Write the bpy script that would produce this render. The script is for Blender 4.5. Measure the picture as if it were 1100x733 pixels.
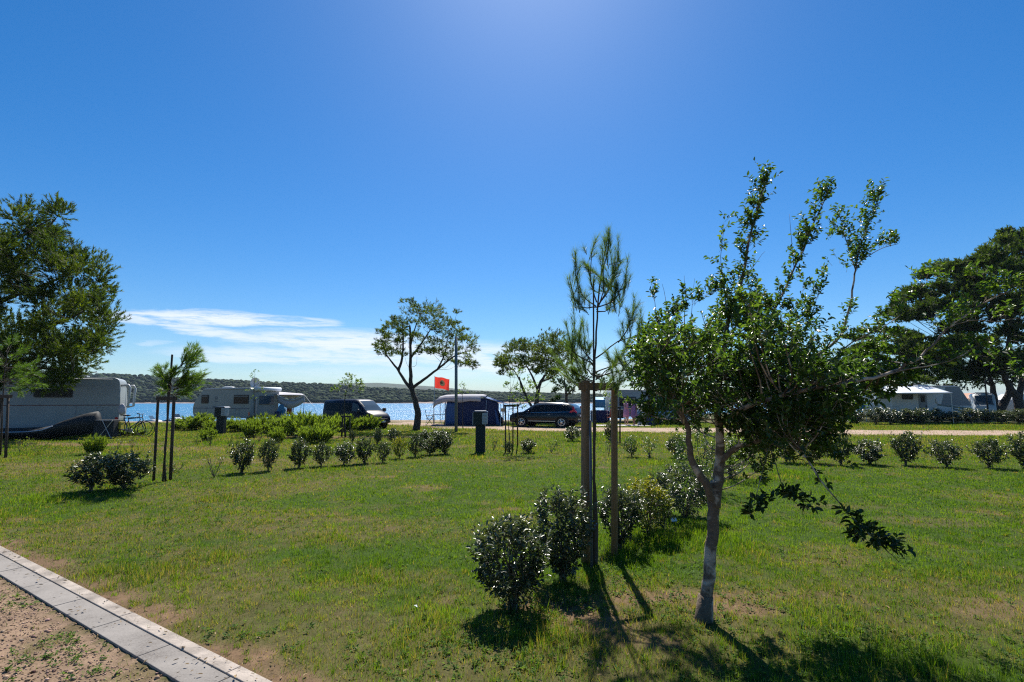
import bpy, math, random
import numpy as np
from mathutils import Vector, Matrix

for o in list(bpy.data.objects):
    bpy.data.objects.remove(o)
SC = bpy.context.scene
COL = SC.collection
R = math.radians
random.seed(7)
rng = np.random.default_rng(11)

# ------------------------------------------------------------------ camera
FPX = 550.0
PITCH = math.atan(63.5 / FPX)
CH = 1.65
cam = bpy.data.cameras.new('camera')
cam.sensor_width = 36.0
cam.lens = 18.0
cam.clip_start = 0.05
cam.clip_end = 20000
camo = bpy.data.objects.new('camera', cam)
COL.objects.link(camo)
camo.location = (0, 0, CH)
camo.rotation_euler = (R(90) + PITCH, 0, 0)
SC.camera = camo

# ------------------------------------------------------------------ world and sun
SUN_AZ = R(2.6)      # to the right of straight ahead
SUN_EL = R(51)
SKY_STRENGTH = 0.065
SUN_STRENGTH = 5.0
EXPOSURE = 0.66
SC.view_settings.view_transform = 'Standard'
SC.view_settings.look = 'None'
SC.view_settings.exposure = EXPOSURE
SC.view_settings.gamma = 1
SC.view_settings.use_curve_mapping = False

W = bpy.data.worlds.new('World')
SC.world = W
W.use_nodes = True
nt = W.node_tree
nt.nodes.clear()

class NG:
    """small helper for writing node graphs"""
    def __init__(s, tree): s.t = tree
    def n(s, kind, **kw):
        nd = s.t.nodes.new(kind)
        for k, v in kw.items(): setattr(nd, k, v)
        return nd
    def link(s, a, b): s.t.links.new(a, b)
    def put(s, sock, v):
        if isinstance(v, bpy.types.NodeSocket): s.t.links.new(v, sock)
        elif v is not None: sock.default_value = v
    def math(s, op, a, b=None, c=None, clamp=False):
        nd = s.n('ShaderNodeMath', operation=op, use_clamp=clamp)
        s.put(nd.inputs[0], a)
        if b is not None: s.put(nd.inputs[1], b)
        if c is not None: s.put(nd.inputs[2], c)
        return nd.outputs[0]
    def mix(s, f, a, b, mode='MIX'):
        nd = s.n('ShaderNodeMix', data_type='RGBA', blend_type=mode)
        s.put(nd.inputs[0], f); s.put(nd.inputs[6], a); s.put(nd.inputs[7], b)
        return nd.outputs[2]
    def noise(s, vec, scale, detail=3, rough=0.5, dist=0.0):
        nd = s.n('ShaderNodeTexNoise')
        if vec is not None: s.link(vec, nd.inputs['Vector'])
        nd.inputs['Scale'].default_value = scale
        nd.inputs['Detail'].default_value = detail
        nd.inputs['Roughness'].default_value = rough
        nd.inputs['Distortion'].default_value = dist
        return nd
    def ramp(s, f, stops):
        nd = s.n('ShaderNodeValToRGB')
        e = nd.color_ramp.elements
        while len(e) < len(stops): e.new(0.5)
        for el, (p, c) in zip(e, stops):
            el.position = p
            el.color = (c[0], c[1], c[2], 1) if not isinstance(c, (int, float)) else (c, c, c, 1)
        s.put(nd.inputs[0], f)
        return nd.outputs[0]
    def mapr(s, v, a, b, c=0.0, d=1.0, smooth=False):
        nd = s.n('ShaderNodeMapRange')
        if smooth: nd.interpolation_type = 'SMOOTHSTEP'
        s.put(nd.inputs[0], v)
        for i, q in enumerate((a, b, c, d)): nd.inputs[i + 1].default_value = q
        return nd.outputs[0]

g = NG(nt)
sky = g.n('ShaderNodeTexSky', sky_type='NISHITA')
sky.sun_disc = False
sky.sun_elevation = SUN_EL
sky.sun_rotation = SUN_AZ
sky.altitude = 0
sky.air_density = 1.0
sky.dust_density = 0.3
sky.ozone_density = 2.4
hsv = g.n('ShaderNodeHueSaturation')
hsv.inputs['Saturation'].default_value = 1.27
hsv.inputs['Value'].default_value = 1.05
g.link(g.mix(1.0, sky.outputs[0], (.83, .965, 1.13, 1), 'MULTIPLY'), hsv.inputs['Color'])
# thin high streaks of cloud low in the north west, placed by direction
tc = g.n('ShaderNodeTexCoord')
sp = g.n('ShaderNodeSeparateXYZ')
g.link(tc.outputs['Generated'], sp.inputs[0])
yy = g.math('MAXIMUM', sp.outputs[1], 0.02)
U = g.math('DIVIDE', sp.outputs[0], yy)
V = g.math('DIVIDE', sp.outputs[2], yy)
cb = g.n('ShaderNodeCombineXYZ')
g.link(g.math('MULTIPLY', U, 5.0), cb.inputs[0])
g.link(g.math('MULTIPLY', g.math('SUBTRACT', V, g.math('MULTIPLY', U, -0.05)), 42.0), cb.inputs[1])
nz = g.noise(cb.outputs[0], 1.6, 7, 0.6, 0.5)
nz2 = g.noise(cb.outputs[0], 6.0, 5, 0.65, 0.4)
fibre = g.math('ADD', g.math('MULTIPLY', nz.outputs[0], 0.75), g.math('MULTIPLY', nz2.outputs[0], 0.35))
Vd = g.math('ADD', V, g.math('MULTIPLY', g.math('SUBTRACT', nz.outputs[0], 0.5), 0.034))
acc = None
for (px, py, hw, hh, slope, amp) in [
        (210, 341, 110, 7.5, -0.04, 1.0), (235, 358, 150, 5.5, -0.17, .85), (330, 346, 34, 5, -0.03, .75),
        (370, 368, 125, 13, -0.04, .95), (320, 383, 140, 9, -0.03, .8), (470, 381, 150, 13, 0.0, .85),
        (165, 369, 22, 2.2, 0.0, .35), (545, 390, 80, 12, 0, .9), (640, 396, 110, 8, 0, .5), (430, 400, 150, 7, 0, .3)]:
    u0, v0 = (px - 550) / 550, (430 - py) / 550
    a, b = hw / 550, hh / 550
    du = g.math('SUBTRACT', U, u0)
    e1 = g.math('POWER', g.math('ABSOLUTE', g.math('DIVIDE', du, a)), 2.4)
    dv = g.math('SUBTRACT', g.math('SUBTRACT', Vd, v0), g.math('MULTIPLY', du, slope))
    e2 = g.math('POWER', g.math('ABSOLUTE', g.math('DIVIDE', dv, b)), 2.0)
    m = g.math('MULTIPLY', g.mapr(g.math('ADD', e1, e2), 1.7, 0.0, 0, 1, True), amp)
    acc = m if acc is None else g.math('MAXIMUM', acc, m)
mask = g.math('MULTIPLY', acc, g.mapr(fibre, 0.34, 0.62, 0.08, 1.0, True), clamp=True)
front = g.math('GREATER_THAN', sp.outputs[1], 0.05)
mask = g.math('MULTIPLY', g.math('MULTIPLY', mask, front), 0.85)
cloudcol = g.mix(1.0, (10.0, 10.4, 11.2, 1), (1, 1, 1, 1), 'MULTIPLY')
skyc = g.mix(mask, hsv.outputs[0], cloudcol)
bg = g.n('ShaderNodeBackground')
bg.inputs['Strength'].default_value = SKY_STRENGTH
g.link(skyc, bg.inputs['Color'])
wo = g.n('ShaderNodeOutputWorld')
g.link(bg.outputs[0], wo.inputs['Surface'])

sl = bpy.data.lights.new('sun', 'SUN')
sl.energy = SUN_STRENGTH
sl.angle = R(0.53)
sl.color = (1.0, 0.95, 0.86)
so = bpy.data.objects.new('sun', sl)
COL.objects.link(so)
sd = Vector((math.sin(SUN_AZ) * math.cos(SUN_EL), math.cos(SUN_AZ) * math.cos(SUN_EL), math.sin(SUN_EL)))
so.rotation_euler = sd.to_track_quat('Z', 'Y').to_euler()
so.location = (0, 0, 30)
SC.cycles.filter_width = 1.2
SC.cycles.use_denoising = False
SC.cycles.use_adaptive_sampling = False
SC.cycles.max_bounces = 8
SC.cycles.transparent_max_bounces = 8
SC.cycles.transmission_bounces = 4

# ------------------------------------------------------------------ picture -> place
cp, spn = math.cos(PITCH), math.sin(PITCH)
def ray(px, py):
    a = (px - 550) / FPX; b = (366.5 - py) / FPX
    return Vector((a, cp - b * spn, spn + b * cp))
def AT(px, py, Y):
    d = ray(px, py)
    return Vector((0, 0, CH)) + d * (Y / d.y)
def GR(px, py, z=0.0):
    d = ray(px, py)
    t = (z - CH) / d.z
    return Vector((d.x * t, d.y * t, z))

# ------------------------------------------------------------------ materials
def mat(name, col, rough=0.6, metal=0.0, spec=0.5, var=0.0, vscale=8.0, bump=0.0, bscale=40.0, coat=0.0):
    m = bpy.data.materials.new(name); m.use_nodes = True
    t = m.node_tree; q = NG(t); b = t.nodes['Principled BSDF']
    b.inputs['Roughness'].default_value = rough
    b.inputs['Metallic'].default_value = metal
    b.inputs['Specular IOR Level'].default_value = spec
    b.inputs['Coat Weight'].default_value = coat
    b.inputs['Coat Roughness'].default_value = 0.05
    tcn = q.n('ShaderNodeTexCoord')
    nn = q.noise(tcn.outputs['Object'], vscale, 5, 0.6)
    v = max(var, 0.05)
    c = (col[0], col[1], col[2], 1)
    lo = tuple(x * (1 - v) for x in col) + (1,)
    hi = tuple(min(1, x * (1 + v)) for x in col) + (1,)
    q.link(q.mix(q.mapr(nn.outputs[0], 0.3, 0.7), lo, hi), b.inputs['Base Color'])
    if bump > 0:
        n2 = q.noise(tcn.outputs['Object'], bscale, 5, 0.6)
        bp = q.n('ShaderNodeBump'); bp.inputs['Strength'].default_value = bump
        bp.inputs['Distance'].default_value = 0.02
        q.link(n2.outputs[0], bp.inputs['Height']); q.link(bp.outputs[0], b.inputs['Normal'])
    return m

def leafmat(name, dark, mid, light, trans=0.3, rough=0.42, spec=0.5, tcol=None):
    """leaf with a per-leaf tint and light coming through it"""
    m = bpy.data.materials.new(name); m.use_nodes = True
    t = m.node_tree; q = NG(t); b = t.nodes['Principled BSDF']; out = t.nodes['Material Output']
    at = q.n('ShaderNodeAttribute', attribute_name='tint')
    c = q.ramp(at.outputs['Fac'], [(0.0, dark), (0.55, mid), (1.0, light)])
    q.link(c, b.inputs['Base Color'])
    b.inputs['Roughness'].default_value = rough
    b.inputs['Specular IOR Level'].default_value = spec
    tr = q.n('ShaderNodeBsdfTranslucent')
    q.link(q.mix(1.0, c, (tcol or (1.6, 1.7, 0.7)) + (1,), 'MULTIPLY'), tr.inputs['Color'])
    mx = q.n('ShaderNodeMixShader'); mx.inputs[0].default_value = trans
    q.link(b.outputs[0], mx.inputs[1]); q.link(tr.outputs[0], mx.inputs[2])
    q.link(mx.outputs[0], out.inputs['Surface'])
    return m

def glassy(name, col, rough=0.05):
    return mat(name, col, rough, 0.0, 0.5, coat=0.0)

def barkmat(name, a, b_, c, scale=(7, 7, 3.0), patches=0.5):
    m = bpy.data.materials.new(name); m.use_nodes = True
    t = m.node_tree; q = NG(t); b = t.nodes['Principled BSDF']
    tcn = q.n('ShaderNodeTexCoord')
    mp = q.n('ShaderNodeMapping'); mp.inputs['Scale'].default_value = scale
    q.link(tcn.outputs['Object'], mp.inputs[0])
    n1 = q.noise(mp.outputs[0], 1.6, 3, 0.5, 0.6)
    n2 = q.noise(mp.outputs[0], 9.0, 6, 0.7, 0.3)
    n3 = q.noise(tcn.outputs['Object'], 70, 4, 0.6)
    c1 = q.ramp(n2.outputs[0], [(0.3, a), (0.72, b_)])
    c2 = q.mix(q.mapr(n1.outputs[0], patches, patches + 0.10), c1, (c[0], c[1], c[2], 1))
    q.link(q.mix(0.35, c2, q.ramp(n3.outputs[0], [(0.3, 0.3), (0.7, 1.0)]), 'MULTIPLY'), b.inputs['Base Color'])
    b.inputs['Roughness'].default_value = 0.85
    bp = q.n('ShaderNodeBump'); bp.inputs['Strength'].default_value = 0.8; bp.inputs['Distance'].default_value = 0.012
    q.link(q.math('ADD', n2.outputs[0], q.math('MULTIPLY', n1.outputs[0], 0.5)), bp.inputs['Height'])
    q.link(bp.outputs[0], b.inputs['Normal'])
    return m

M = {}
M['bark_front'] = barkmat('patchy_bark', (.085, .058, .038), (.22, .158, .105), (.54, .45, .35), (3.5, 3.5, 4.6), 0.49)
M['bark_pine'] = barkmat('pine_bark', (.045, .034, .026), (.13, .10, .08), (.17, .13, .10), (5, 5, 2), 0.6)
M['bark_dark'] = barkmat('dark_bark', (.03, .022, .016), (.09, .068, .05), (.1, .08, .07), (4, 4, 2), 0.6)
M['twig'] = mat('twig', (.12, .09, .06), .8, var=.3)
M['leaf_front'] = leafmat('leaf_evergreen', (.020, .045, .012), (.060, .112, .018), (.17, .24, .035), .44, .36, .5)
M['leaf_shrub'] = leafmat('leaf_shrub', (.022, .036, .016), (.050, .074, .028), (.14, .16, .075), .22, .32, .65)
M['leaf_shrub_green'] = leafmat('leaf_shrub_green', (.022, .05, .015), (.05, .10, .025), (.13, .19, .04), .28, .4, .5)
M['leaf_yellow'] = leafmat('leaf_yellow', (.05, .08, .015), (.13, .16, .02), (.42, .36, .04), .3, .42, .5)
M['needle_dark'] = leafmat('needle_dark', (.012, .032, .011), (.028, .062, .014), (.075, .12, .02), .28, .5, .4)
M['needle_mid'] = leafmat('needle_mid', (.026, .050, .008), (.075, .110, .012), (.20, .23, .02), .42, .6, .2)
M['needle_bright'] = leafmat('needle_bright', (.05, .10, .015), (.10, .18, .025), (.22, .30, .04), .4, .5, .4)
M['needle_near'] = leafmat('needle_near', (.05, .095, .03), (.10, .16, .04), (.20, .26, .05), .48, .45, .4)
M['feather'] = leafmat('feathery_green', (.07, .11, .018), (.16, .22, .03), (.28, .33, .05), .48, .6, .15)
M['grass'] = None
M['timber'] = barkmat('weathered_timber', (.16, .095, .048), (.36, .23, .12), (.40, .27, .15), (20, 20, 1.6), 0.6)
M['timber_dark'] = barkmat('dark_timber', (.04, .028, .02), (.09, .065, .045), (.11, .08, .06), (20, 20, 1.6), 0.6)
M['white_paint'] = mat('white_gelcoat', (.50, .51, .51), .35, var=.06, vscale=1.5)
M['shaded_white'] = mat('shaded_white_panel', (.27, .29, .285), .42, var=.08, vscale=1.2)  # caravan white, darkened so the colour carries the shade on the sides
M['grey_paint'] = mat('grey_panel', (.16, .18, .20), .4, var=.1)
M['trim_grey'] = mat('grey_trim', (.25, .26, .27), .45)
M['red_stripe'] = mat('dark_red_stripe', (.10, .02, .022), .4)
M['blue_stripe'] = mat('blue_grey_stripe', (.07, .10, .15), .4)
M['green_stripe'] = mat('green_stripe', (.05, .10, .09), .4)
M['rubber'] = mat('rubber', (.02, .02, .02), .8)
M['black'] = mat('black_plastic', (.018, .018, .02), .5)
M['alloy'] = mat('alloy', (.55, .56, .58), .25, .9)
M['steel'] = mat('galvanised_steel', (.42, .43, .44), .42, .8, var=.12)
M['pole_grey'] = mat('grey_green_pole', (.12, .15, .16), .5, .1, var=.1)
M['glass_dark'] = mat('tinted_glass', (.010, .013, .017), .12, 0.0, .12)
M['glass_blue'] = glassy('reflecting_glass', (.06, .09, .12))
M['black_car'] = mat('black_car_paint', (.004, .006, .010), .25, .0, .35, coat=.15)
M['navy_van'] = mat('navy_van_paint', (.005, .010, .026), .42, .0, .2)
M['red_lamp'] = mat('red_lamp', (.45, .01, .012), .2, coat=.6)
M['navy_canvas'] = mat('navy_canvas', (.012, .024, .085), .8, var=.2)
M['blue_canvas'] = mat('blue_canvas', (.035, .10, .26), .8, var=.15)
M['grey_canvas'] = mat('grey_canvas', (.42, .41, .44), .8, var=.1, vscale=3)
M['white_canvas'] = mat('white_canvas', (.62, .66, .70), .75, var=.05)
M['pale_canvas'] = mat('pale_grey_canvas', (.50, .47, .43), .8, var=.1)
M['dark_tarp'] = mat('dark_tarpaulin', (.012, .014, .017), .7, var=.3, bump=.5, bscale=6)
M['red_flag'] = leafmat('red_flag_cloth', (.58, .07, .045), (.62, .08, .05), (.66, .10, .06), .5, .8, .2, (1.3, .8, .8))
M['emblem'] = mat('pale_emblem', (.5, .45, .25), .8)
M['emblem_dark'] = mat('dark_emblem', (.12, .11, .06), .8)
M['green_box'] = mat('dark_green_box', (.005, .014, .012), .7, var=.15)
M['grey_box'] = mat('pale_grey_panel', (.33, .36, .38), .4, var=.08)
M['concrete'] = None
M['skin'] = mat('skin', (.42, .22, .15), .55)
M['skin_tan'] = mat('tanned_skin', (.34, .15, .09), .55)
M['hair_dark'] = mat('dark_hair', (.03, .02, .015), .6)
M['hair_fair'] = mat('fair_hair', (.25, .17, .09), .6)
M['lilac'] = mat('lilac_cloth', (.50, .22, .34), .85, var=.3, vscale=20)
M['violet'] = mat('patterned_violet_cloth', (.24, .12, .26), .85, var=.6, vscale=25)
M['orange_cloth'] = mat('orange_cloth', (.55, .12, .05), .85)
M['cyan'] = mat('cyan_plastic', (.02, .20, .38), .5)
M['yellow'] = mat('yellow_crate', (.45, .36, .03), .5)
M['sea_blue'] = mat('blue_hull', (.02, .12, .22), .35)
M['pvc'] = mat('pale_pipe', (.09, .10, .12), .45, var=.15)
M['paper'] = mat('white_label', (.75, .75, .75), .6)
M['rock'] = mat('dark_rock', (.08, .075, .07), .9, var=.4, bump=.5, bscale=5)
M['petal'] = mat('white_petal', (.7, .7, .66), .6)
M['terracotta'] = mat('terracotta', (.35, .13, .06), .7)

# ------------------------------------------------------------------ mesh helpers
def tag(o, label=None, cat=None, group=None, kind=None):
    if label: o['label'] = label
    if cat: o['category'] = cat
    if group: o['group'] = group
    if kind: o['kind'] = kind
    return o

def thing(name, label, cat, loc=(0, 0, 0), rz=0.0, group=None):
    o = bpy.data.objects.new(name, None); COL.objects.link(o)
    o.empty_display_size = 0.1
    o.location = loc; o.rotation_euler = (0, 0, rz)
    return tag(o, label, cat, group)

def link_mesh(name, me, m, parent=None, smooth=False):
    o = bpy.data.objects.new(name, me); COL.objects.link(o)
    for mm in (m if isinstance(m, (list, tuple)) else [m]): me.materials.append(mm)
    if smooth: me.polygons.foreach_set('use_smooth', np.ones(len(me.polygons), dtype=bool))
    if parent: o.parent = parent
    return o

def np_mesh(name, V, F, tint=None, col=None):
    """V (n,3), F (m,k) all the same k"""
    me = bpy.data.meshes.new(name)
    V = np.asarray(V, dtype=np.float32); F = np.asarray(F, dtype=np.int32)
    n, (m_, k) = len(V), F.shape
    me.vertices.add(n); me.vertices.foreach_set('co', V.ravel())
    me.loops.add(m_ * k); me.loops.foreach_set('vertex_index', F.ravel())
    me.polygons.add(m_)
    me.polygons.foreach_set('loop_start', np.arange(0, m_ * k, k, dtype=np.int32))
    me.polygons.foreach_set('loop_total', np.full(m_, k, dtype=np.int32))
    if tint is not None:
        a = me.attributes.new('tint', 'FLOAT', 'POINT'); a.data.foreach_set('value', np.asarray(tint, dtype=np.float32))
    if col is not None:
        a = me.attributes.new('gcol', 'FLOAT_COLOR', 'POINT')
        c4 = np.ones((n, 4), dtype=np.float32); c4[:, :3] = col
        a.data.foreach_set('color', c4.ravel())
    me.update(calc_edges=True)
    return me

class MB:
    def __init__(s): s.v = []; s.f = []
    def add(s, vs, fs):
        k = len(s.v); s.v += [tuple(q) for q in vs]; s.f += [tuple(i + k for i in f) for f in fs]; return s
    def box(s, c, d, rz=0.0, M4=None):
        x, y, z = (q / 2 for q in d)
        vs = [Vector((a * x, b * y, e * z)) for e in (-1, 1) for b in (-1, 1) for a in (-1, 1)]
        if rz:
            r = Matrix.Rotation(rz, 3, 'Z'); vs = [r @ q for q in vs]
        if M4 is not None: vs = [M4 @ q for q in vs]
        vs = [q + Vector(c) for q in vs]
        return s.add(vs, [(0, 2, 3, 1), (4, 5, 7, 6), (0, 1, 5, 4), (2, 6, 7, 3), (0, 4, 6, 2), (1, 3, 7, 5)])
    def tube(s, pts, rad, n=8, cap=True):
        pts = [Vector(p) for p in pts]
        if not isinstance(rad, (list, tuple)): rad = [rad] * len(pts)
        k = len(s.v); ref = None
        for i, p in enumerate(pts):
            t = (pts[min(i + 1, len(pts) - 1)] - pts[max(i - 1, 0)])
            t = t.normalized() if t.length > 1e-9 else Vector((0, 0, 1))
            if ref is None:
                ref = Vector((1, 0, 0)) if abs(t.x) < 0.8 else Vector((0, 1, 0))
            a = (ref - t * ref.dot(t)).normalized(); b = t.cross(a); ref = a
            for j in range(n):
                w = 2 * math.pi * j / n
                s.v.append(tuple(p + (a * math.cos(w) + b * math.sin(w)) * rad[i]))
        for i in range(len(pts) - 1):
            for j in range(n):
                a0 = k + i * n + j; a1 = k + i * n + (j + 1) % n
                s.f.append((a0, a1, a1 + n, a0 + n))
        if cap:
            s.f.append(tuple(k + j for j in reversed(range(n))))
            s.f.append(tuple(k + (len(pts) - 1) * n + j for j in range(n)))
        return s
    def prism(s, poly, y0, y1, taper=1.0):
        """poly (x,z) counter-clockwise seen from -y, extruded along y"""
        n = len(poly); k = len(s.v)
        for y in (y0, y1):
            for (x, z) in poly: s.v.append((x, y, z))
        s.f.append(tuple(k + i for i in range(n)))
        s.f.append(tuple(k + n + i for i in reversed(range(n))))
        for i in range(n):
            j = (i + 1) % n
            s.f.append((k + i, k + n + i, k + n + j, k + j))
        return s
    def lathe(s, prof, c=(0, 0, 0), n=16, axis='Z'):
        k = len(s.v); c = Vector(c)
        for (r, h) in prof:
            for j in range(n):
                w = 2 * math.pi * j / n
                q = (r * math.cos(w), r * math.sin(w), h)
                if axis == 'Y': q = (q[0], q[2], q[1])
                if axis == 'X': q = (q[2], q[0], q[1])
                s.v.append(tuple(c + Vector(q)))
        for i in range(len(prof) - 1):
            for j in range(n):
                a0 = k + i * n + j; a1 = k + i * n + (j + 1) % n
                s.f.append((a0, a1, a1 + n, a0 + n))
        return s
    def ellip(s, c, r, n=10, m=7, jit=0.0):
        k = len(s.v)
        for i in range(m + 1):
            th = math.pi * i / m
            for j in range(n):
                w = 2 * math.pi * j / n
                f = 1 + random.uniform(-jit, jit)
                s.v.append((c[0] + f * r[0] * math.sin(th) * math.cos(w), c[1] + f * r[1] * math.sin(th) * math.sin(w), c[2] + f * r[2] * math.cos(th)))
        for i in range(m):
            for j in range(n):
                a0 = k + i * n + j; a1 = k + i * n + (j + 1) % n
                s.f.append((a0, a0 + n, a1 + n, a1))
        return s
    def build(s, name, m, parent=None, smooth=False, bevel=0.0, off=None):
        me = bpy.data.meshes.new(name)
        vs = s.v if off is None else [(a - off[0], b - off[1], c - off[2]) for (a, b, c) in s.v]
        me.from_pydata(vs, [], s.f); me.validate(); me.update()
        o = link_mesh(name, me, m, parent, smooth)
        if bevel > 0:
            b = o.modifiers.new('bevel', 'BEVEL'); b.width = bevel; b.segments = 2; b.limit_method = 'ANGLE'; b.angle_limit = R(40)
        return o

def rounded(poly, r, seg=4):
    """round the corners of a polygon; r a number or a list"""
    out = []; n = len(poly)
    for i, p in enumerate(poly):
        rr = r[i] if isinstance(r, (list, tuple)) else r
        p = Vector((p[0], p[1])); a = Vector(poly[i - 1][:2]) - p; b = Vector(poly[(i + 1) % n][:2]) - p
        if rr <= 0: out.append((p.x, p.y)); continue
        ra = min(rr, a.length * .45); rb = min(rr, b.length * .45)
        pa = p + a.normalized() * ra; pb = p + b.normalized() * rb
        for k in range(seg + 1):
            t = k / seg
            q = pa * (1 - t) ** 2 + p * 2 * t * (1 - t) + pb * t * t
            out.append((q.x, q.y))
    return out

# value noise
def _h(ix, iy, s):
    n = (ix.astype(np.int64) * 374761393 + iy.astype(np.int64) * 668265263 + s * 974634777) & 0x7fffffff
    n = ((n ^ (n >> 13)) * 1274126177) & 0x7fffffff
    return ((n ^ (n >> 16)) & 0xffff) / 65535.0
def vn(x, y, s=0):
    x = np.asarray(x, float); y = np.asarray(y, float)
    ix = np.floor(x); iy = np.floor(y); fx = x - ix; fy = y - iy
    fx = fx * fx * (3 - 2 * fx); fy = fy * fy * (3 - 2 * fy)
    a = _h(ix, iy, s); b = _h(ix + 1, iy, s); c = _h(ix, iy + 1, s); d = _h(ix + 1, iy + 1, s)
    return (a * (1 - fx) + b * fx) * (1 - fy) + (c * (1 - fx) + d * fx) * fy
def fbm(x, y, s=0, o=4):
    t = 0; a = .5; n = 0
    for i in range(o):
        t = t + a * vn(np.asarray(x) * 2 ** i, np.asarray(y) * 2 ** i, s + i * 17); n += a; a *= .55
    return t / n
def sst(x, a, b):
    t = np.clip((np.asarray(x, float) - a) / (b - a), 0, 1); return t * t * (3 - 2 * t)
# ================================================================== THE GROUND
K0 = GR(0, 618); K1 = GR(191, 733)           # outer (gravel side) edge of the drain strip
kd = Vector((K1.x - K0.x, K1.y - K0.y, 0)).normalized()
kn = Vector((-kd.y, kd.x, 0))                # towards the lawn
if kn.y < 0: kn = -kn
def kdist(x, y): return (x - K0.x) * kn.x + (y - K0.y) * kn.y     # <0 gravel, 0..kw strip, beyond lawn
KS = ((GR(0, 595.5) - K0).dot(kn) + (GR(253, 733) - K0).dot(kn)) / 2    # seam
KW = KS + .82 * (((GR(0, 586) - K0).dot(kn) + (GR(281, 726) - K0).dot(kn)) / 2 - KS)      # lawn-side edge
def shoreY(x):
    x = np.asarray(x, float)
    return 42.5 + 22 * sst(x, 6, 26) - 3 * sst(-x, 18, 30) + 1.5 * vn(x * .15, x * 0 + 3.3, 5)
def gz(x, y):
    x = np.asarray(x, float); y = np.asarray(y, float)
    und = (fbm(x * .9, y * .9, 3, 3) - .5) * .05 * (1 - sst(y, 9, 14)) + (fbm(x * 5, y * 5, 9, 2) - .5) * .016 * (1 - sst(y, 6, 9))
    d = kdist(x, y)
    und = und * sst(np.abs(d - KW / 2), KW / 2 + .05, KW / 2 + .7)
    und = und + np.where(d < KW / 2, -.022 * (1 - sst(d, -.06, .02)), 0)
    s = y - shoreY(x)
    return und - 1.9 * sst(s, 0, 5) - 4 * sst(s, 5, 60)

DIRT = [(600, 655, .45, .28, .8), (560, 640, .3, .2, .4), (720, 642, .8, .16, .75), (790, 655, .35, .15, .8), (640, 670, .35, .2, .7), (690, 690, .3, .15, .4),
        (840, 640, .5, .12, .4), (1000, 560, .8, .3, .35), (1080, 655, .5, .2, .5), (30, 500, 2.2, .5, .4), (110, 495, 1.5, .6, .45),
        (900, 545, .8, .2, .3), (250, 495, 2, .5, .35), (90, 478, 3, .6, .9), (340, 470, 3.2, .9, .8), (420, 470, 2, .8, .7),
        (440, 452, 5, 3.5, .9), (30, 477, 2.5, .5, .8), (200, 482, 2, .8, .5), (480, 480, 1.3, .5, .5), (520, 467, 1.4, .7, .4)]
DIRT = [(GR(a, b), c, d, e) for (a, b, c, d, e) in DIRT]
def zones(x, y):
    """dry 0..1 and bare 0..1 at a point of the lawn"""
    x = np.asarray(x, float); y = np.asarray(y, float)
    n1 = fbm(x * .7 + 31, y * .7, 21, 4); n2 = fbm(x * 3.1, y * 3.1 + 7, 22, 4); n3 = fbm(x * .22, y * .22, 23, 3)
    dry = sst(n1 * .5 + n2 * .22 + n3 * .35, .50, .68) * .8
    dry = np.maximum(dry, sst(n2, .55, .75) * .45)
    dry = np.maximum(dry, sst(y, 11, 16) * (0.35 + .5 * sst(n1, .4, .6)))
    dry = np.maximum(dry, sst(-x, 1, 5) * sst(y, 7, 11) * (.25 + .6 * sst(n1, .35, .6)))
    bare = np.zeros_like(x)
    for (p, a, b, e) in DIRT:
        q = ((x - p.x) / a) ** 2 + ((y - p.y) / b) ** 2
        bare = np.maximum(bare, e * (1 - sst(q + (n2 - .5) * 2.2, .3, 1.5)))
    d = kdist(x, y)
    edge = (1 - sst(d - KW + (n2 - .5) * .9 - .0, .0, .30)) * sst(d, KW - .3, KW) * .9
    bare = np.maximum(bare, edge)
    dry = np.maximum(dry, (1 - sst(d - KW, .1, 1.3)) * .75 * sst(n2 + n1, .7, 1.1))
    s = shoreY(x) - y
    bare = np.maximum(bare, 1 - sst(s + (n1 - .5) * 3, 1.0, 3.5))
    bare = np.maximum(bare, sst(n2 * .6 + n1 * .4, .64, .74) * .5)
    bare = np.where(d < 0, np.maximum(bare, .96 - .5 * sst(n2, .56, .66)), bare)
    return dry, bare

def axis(lo, hi, fine0, fine1, step, grow=1.09):
    a = list(np.arange(fine0, fine1 + 1e-6, step))
    s = step; v = fine1
    while v < hi: s *= grow; v += s; a.append(v)
    s = step; v = fine0
    while v > lo: s *= grow; v -= s; a.insert(0, v)
    return np.array(a)
gx = axis(-4000, 4000, -9, 9, .07, 1.06); gy = axis(-60, 5000, 1.2, 9, .07, 1.04)
XX, YY = np.meshgrid(gx, gy)
ZZ = gz(XX, YY)
dry, bare = zones(XX, YY)
green = np.array([.045, .078, .014]); straw = np.array([.115, .095, .042]); soil = np.array([.19, .12, .075]); sand = np.array([.33, .25, .165])
c = green * (1 - dry[..., None]) + straw * dry[..., None]
nn_ = fbm(XX * 6, YY * 6, 44, 3)[..., None]
grav = (kdist(XX, YY) < 0)[..., None]
soilc = np.where(grav, np.array([.27, .185, .125]), soil) * (0.75 + .5 * nn_)
soilc = np.where((YY > 30)[..., None], sand * (.8 + .4 * nn_), soilc)
c = c * (1 - bare[..., None]) + soilc * bare[..., None]
ny, nx = XX.shape
ii = np.arange(ny * nx).reshape(ny, nx)
F = np.stack([ii[:-1, :-1], ii[:-1, 1:], ii[1:, 1:], ii[1:, :-1]], -1).reshape(-1, 4)
me = np_mesh('ground', np.stack([XX, YY, ZZ], -1).reshape(-1, 3), F, col=c.reshape(-1, 3))

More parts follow.
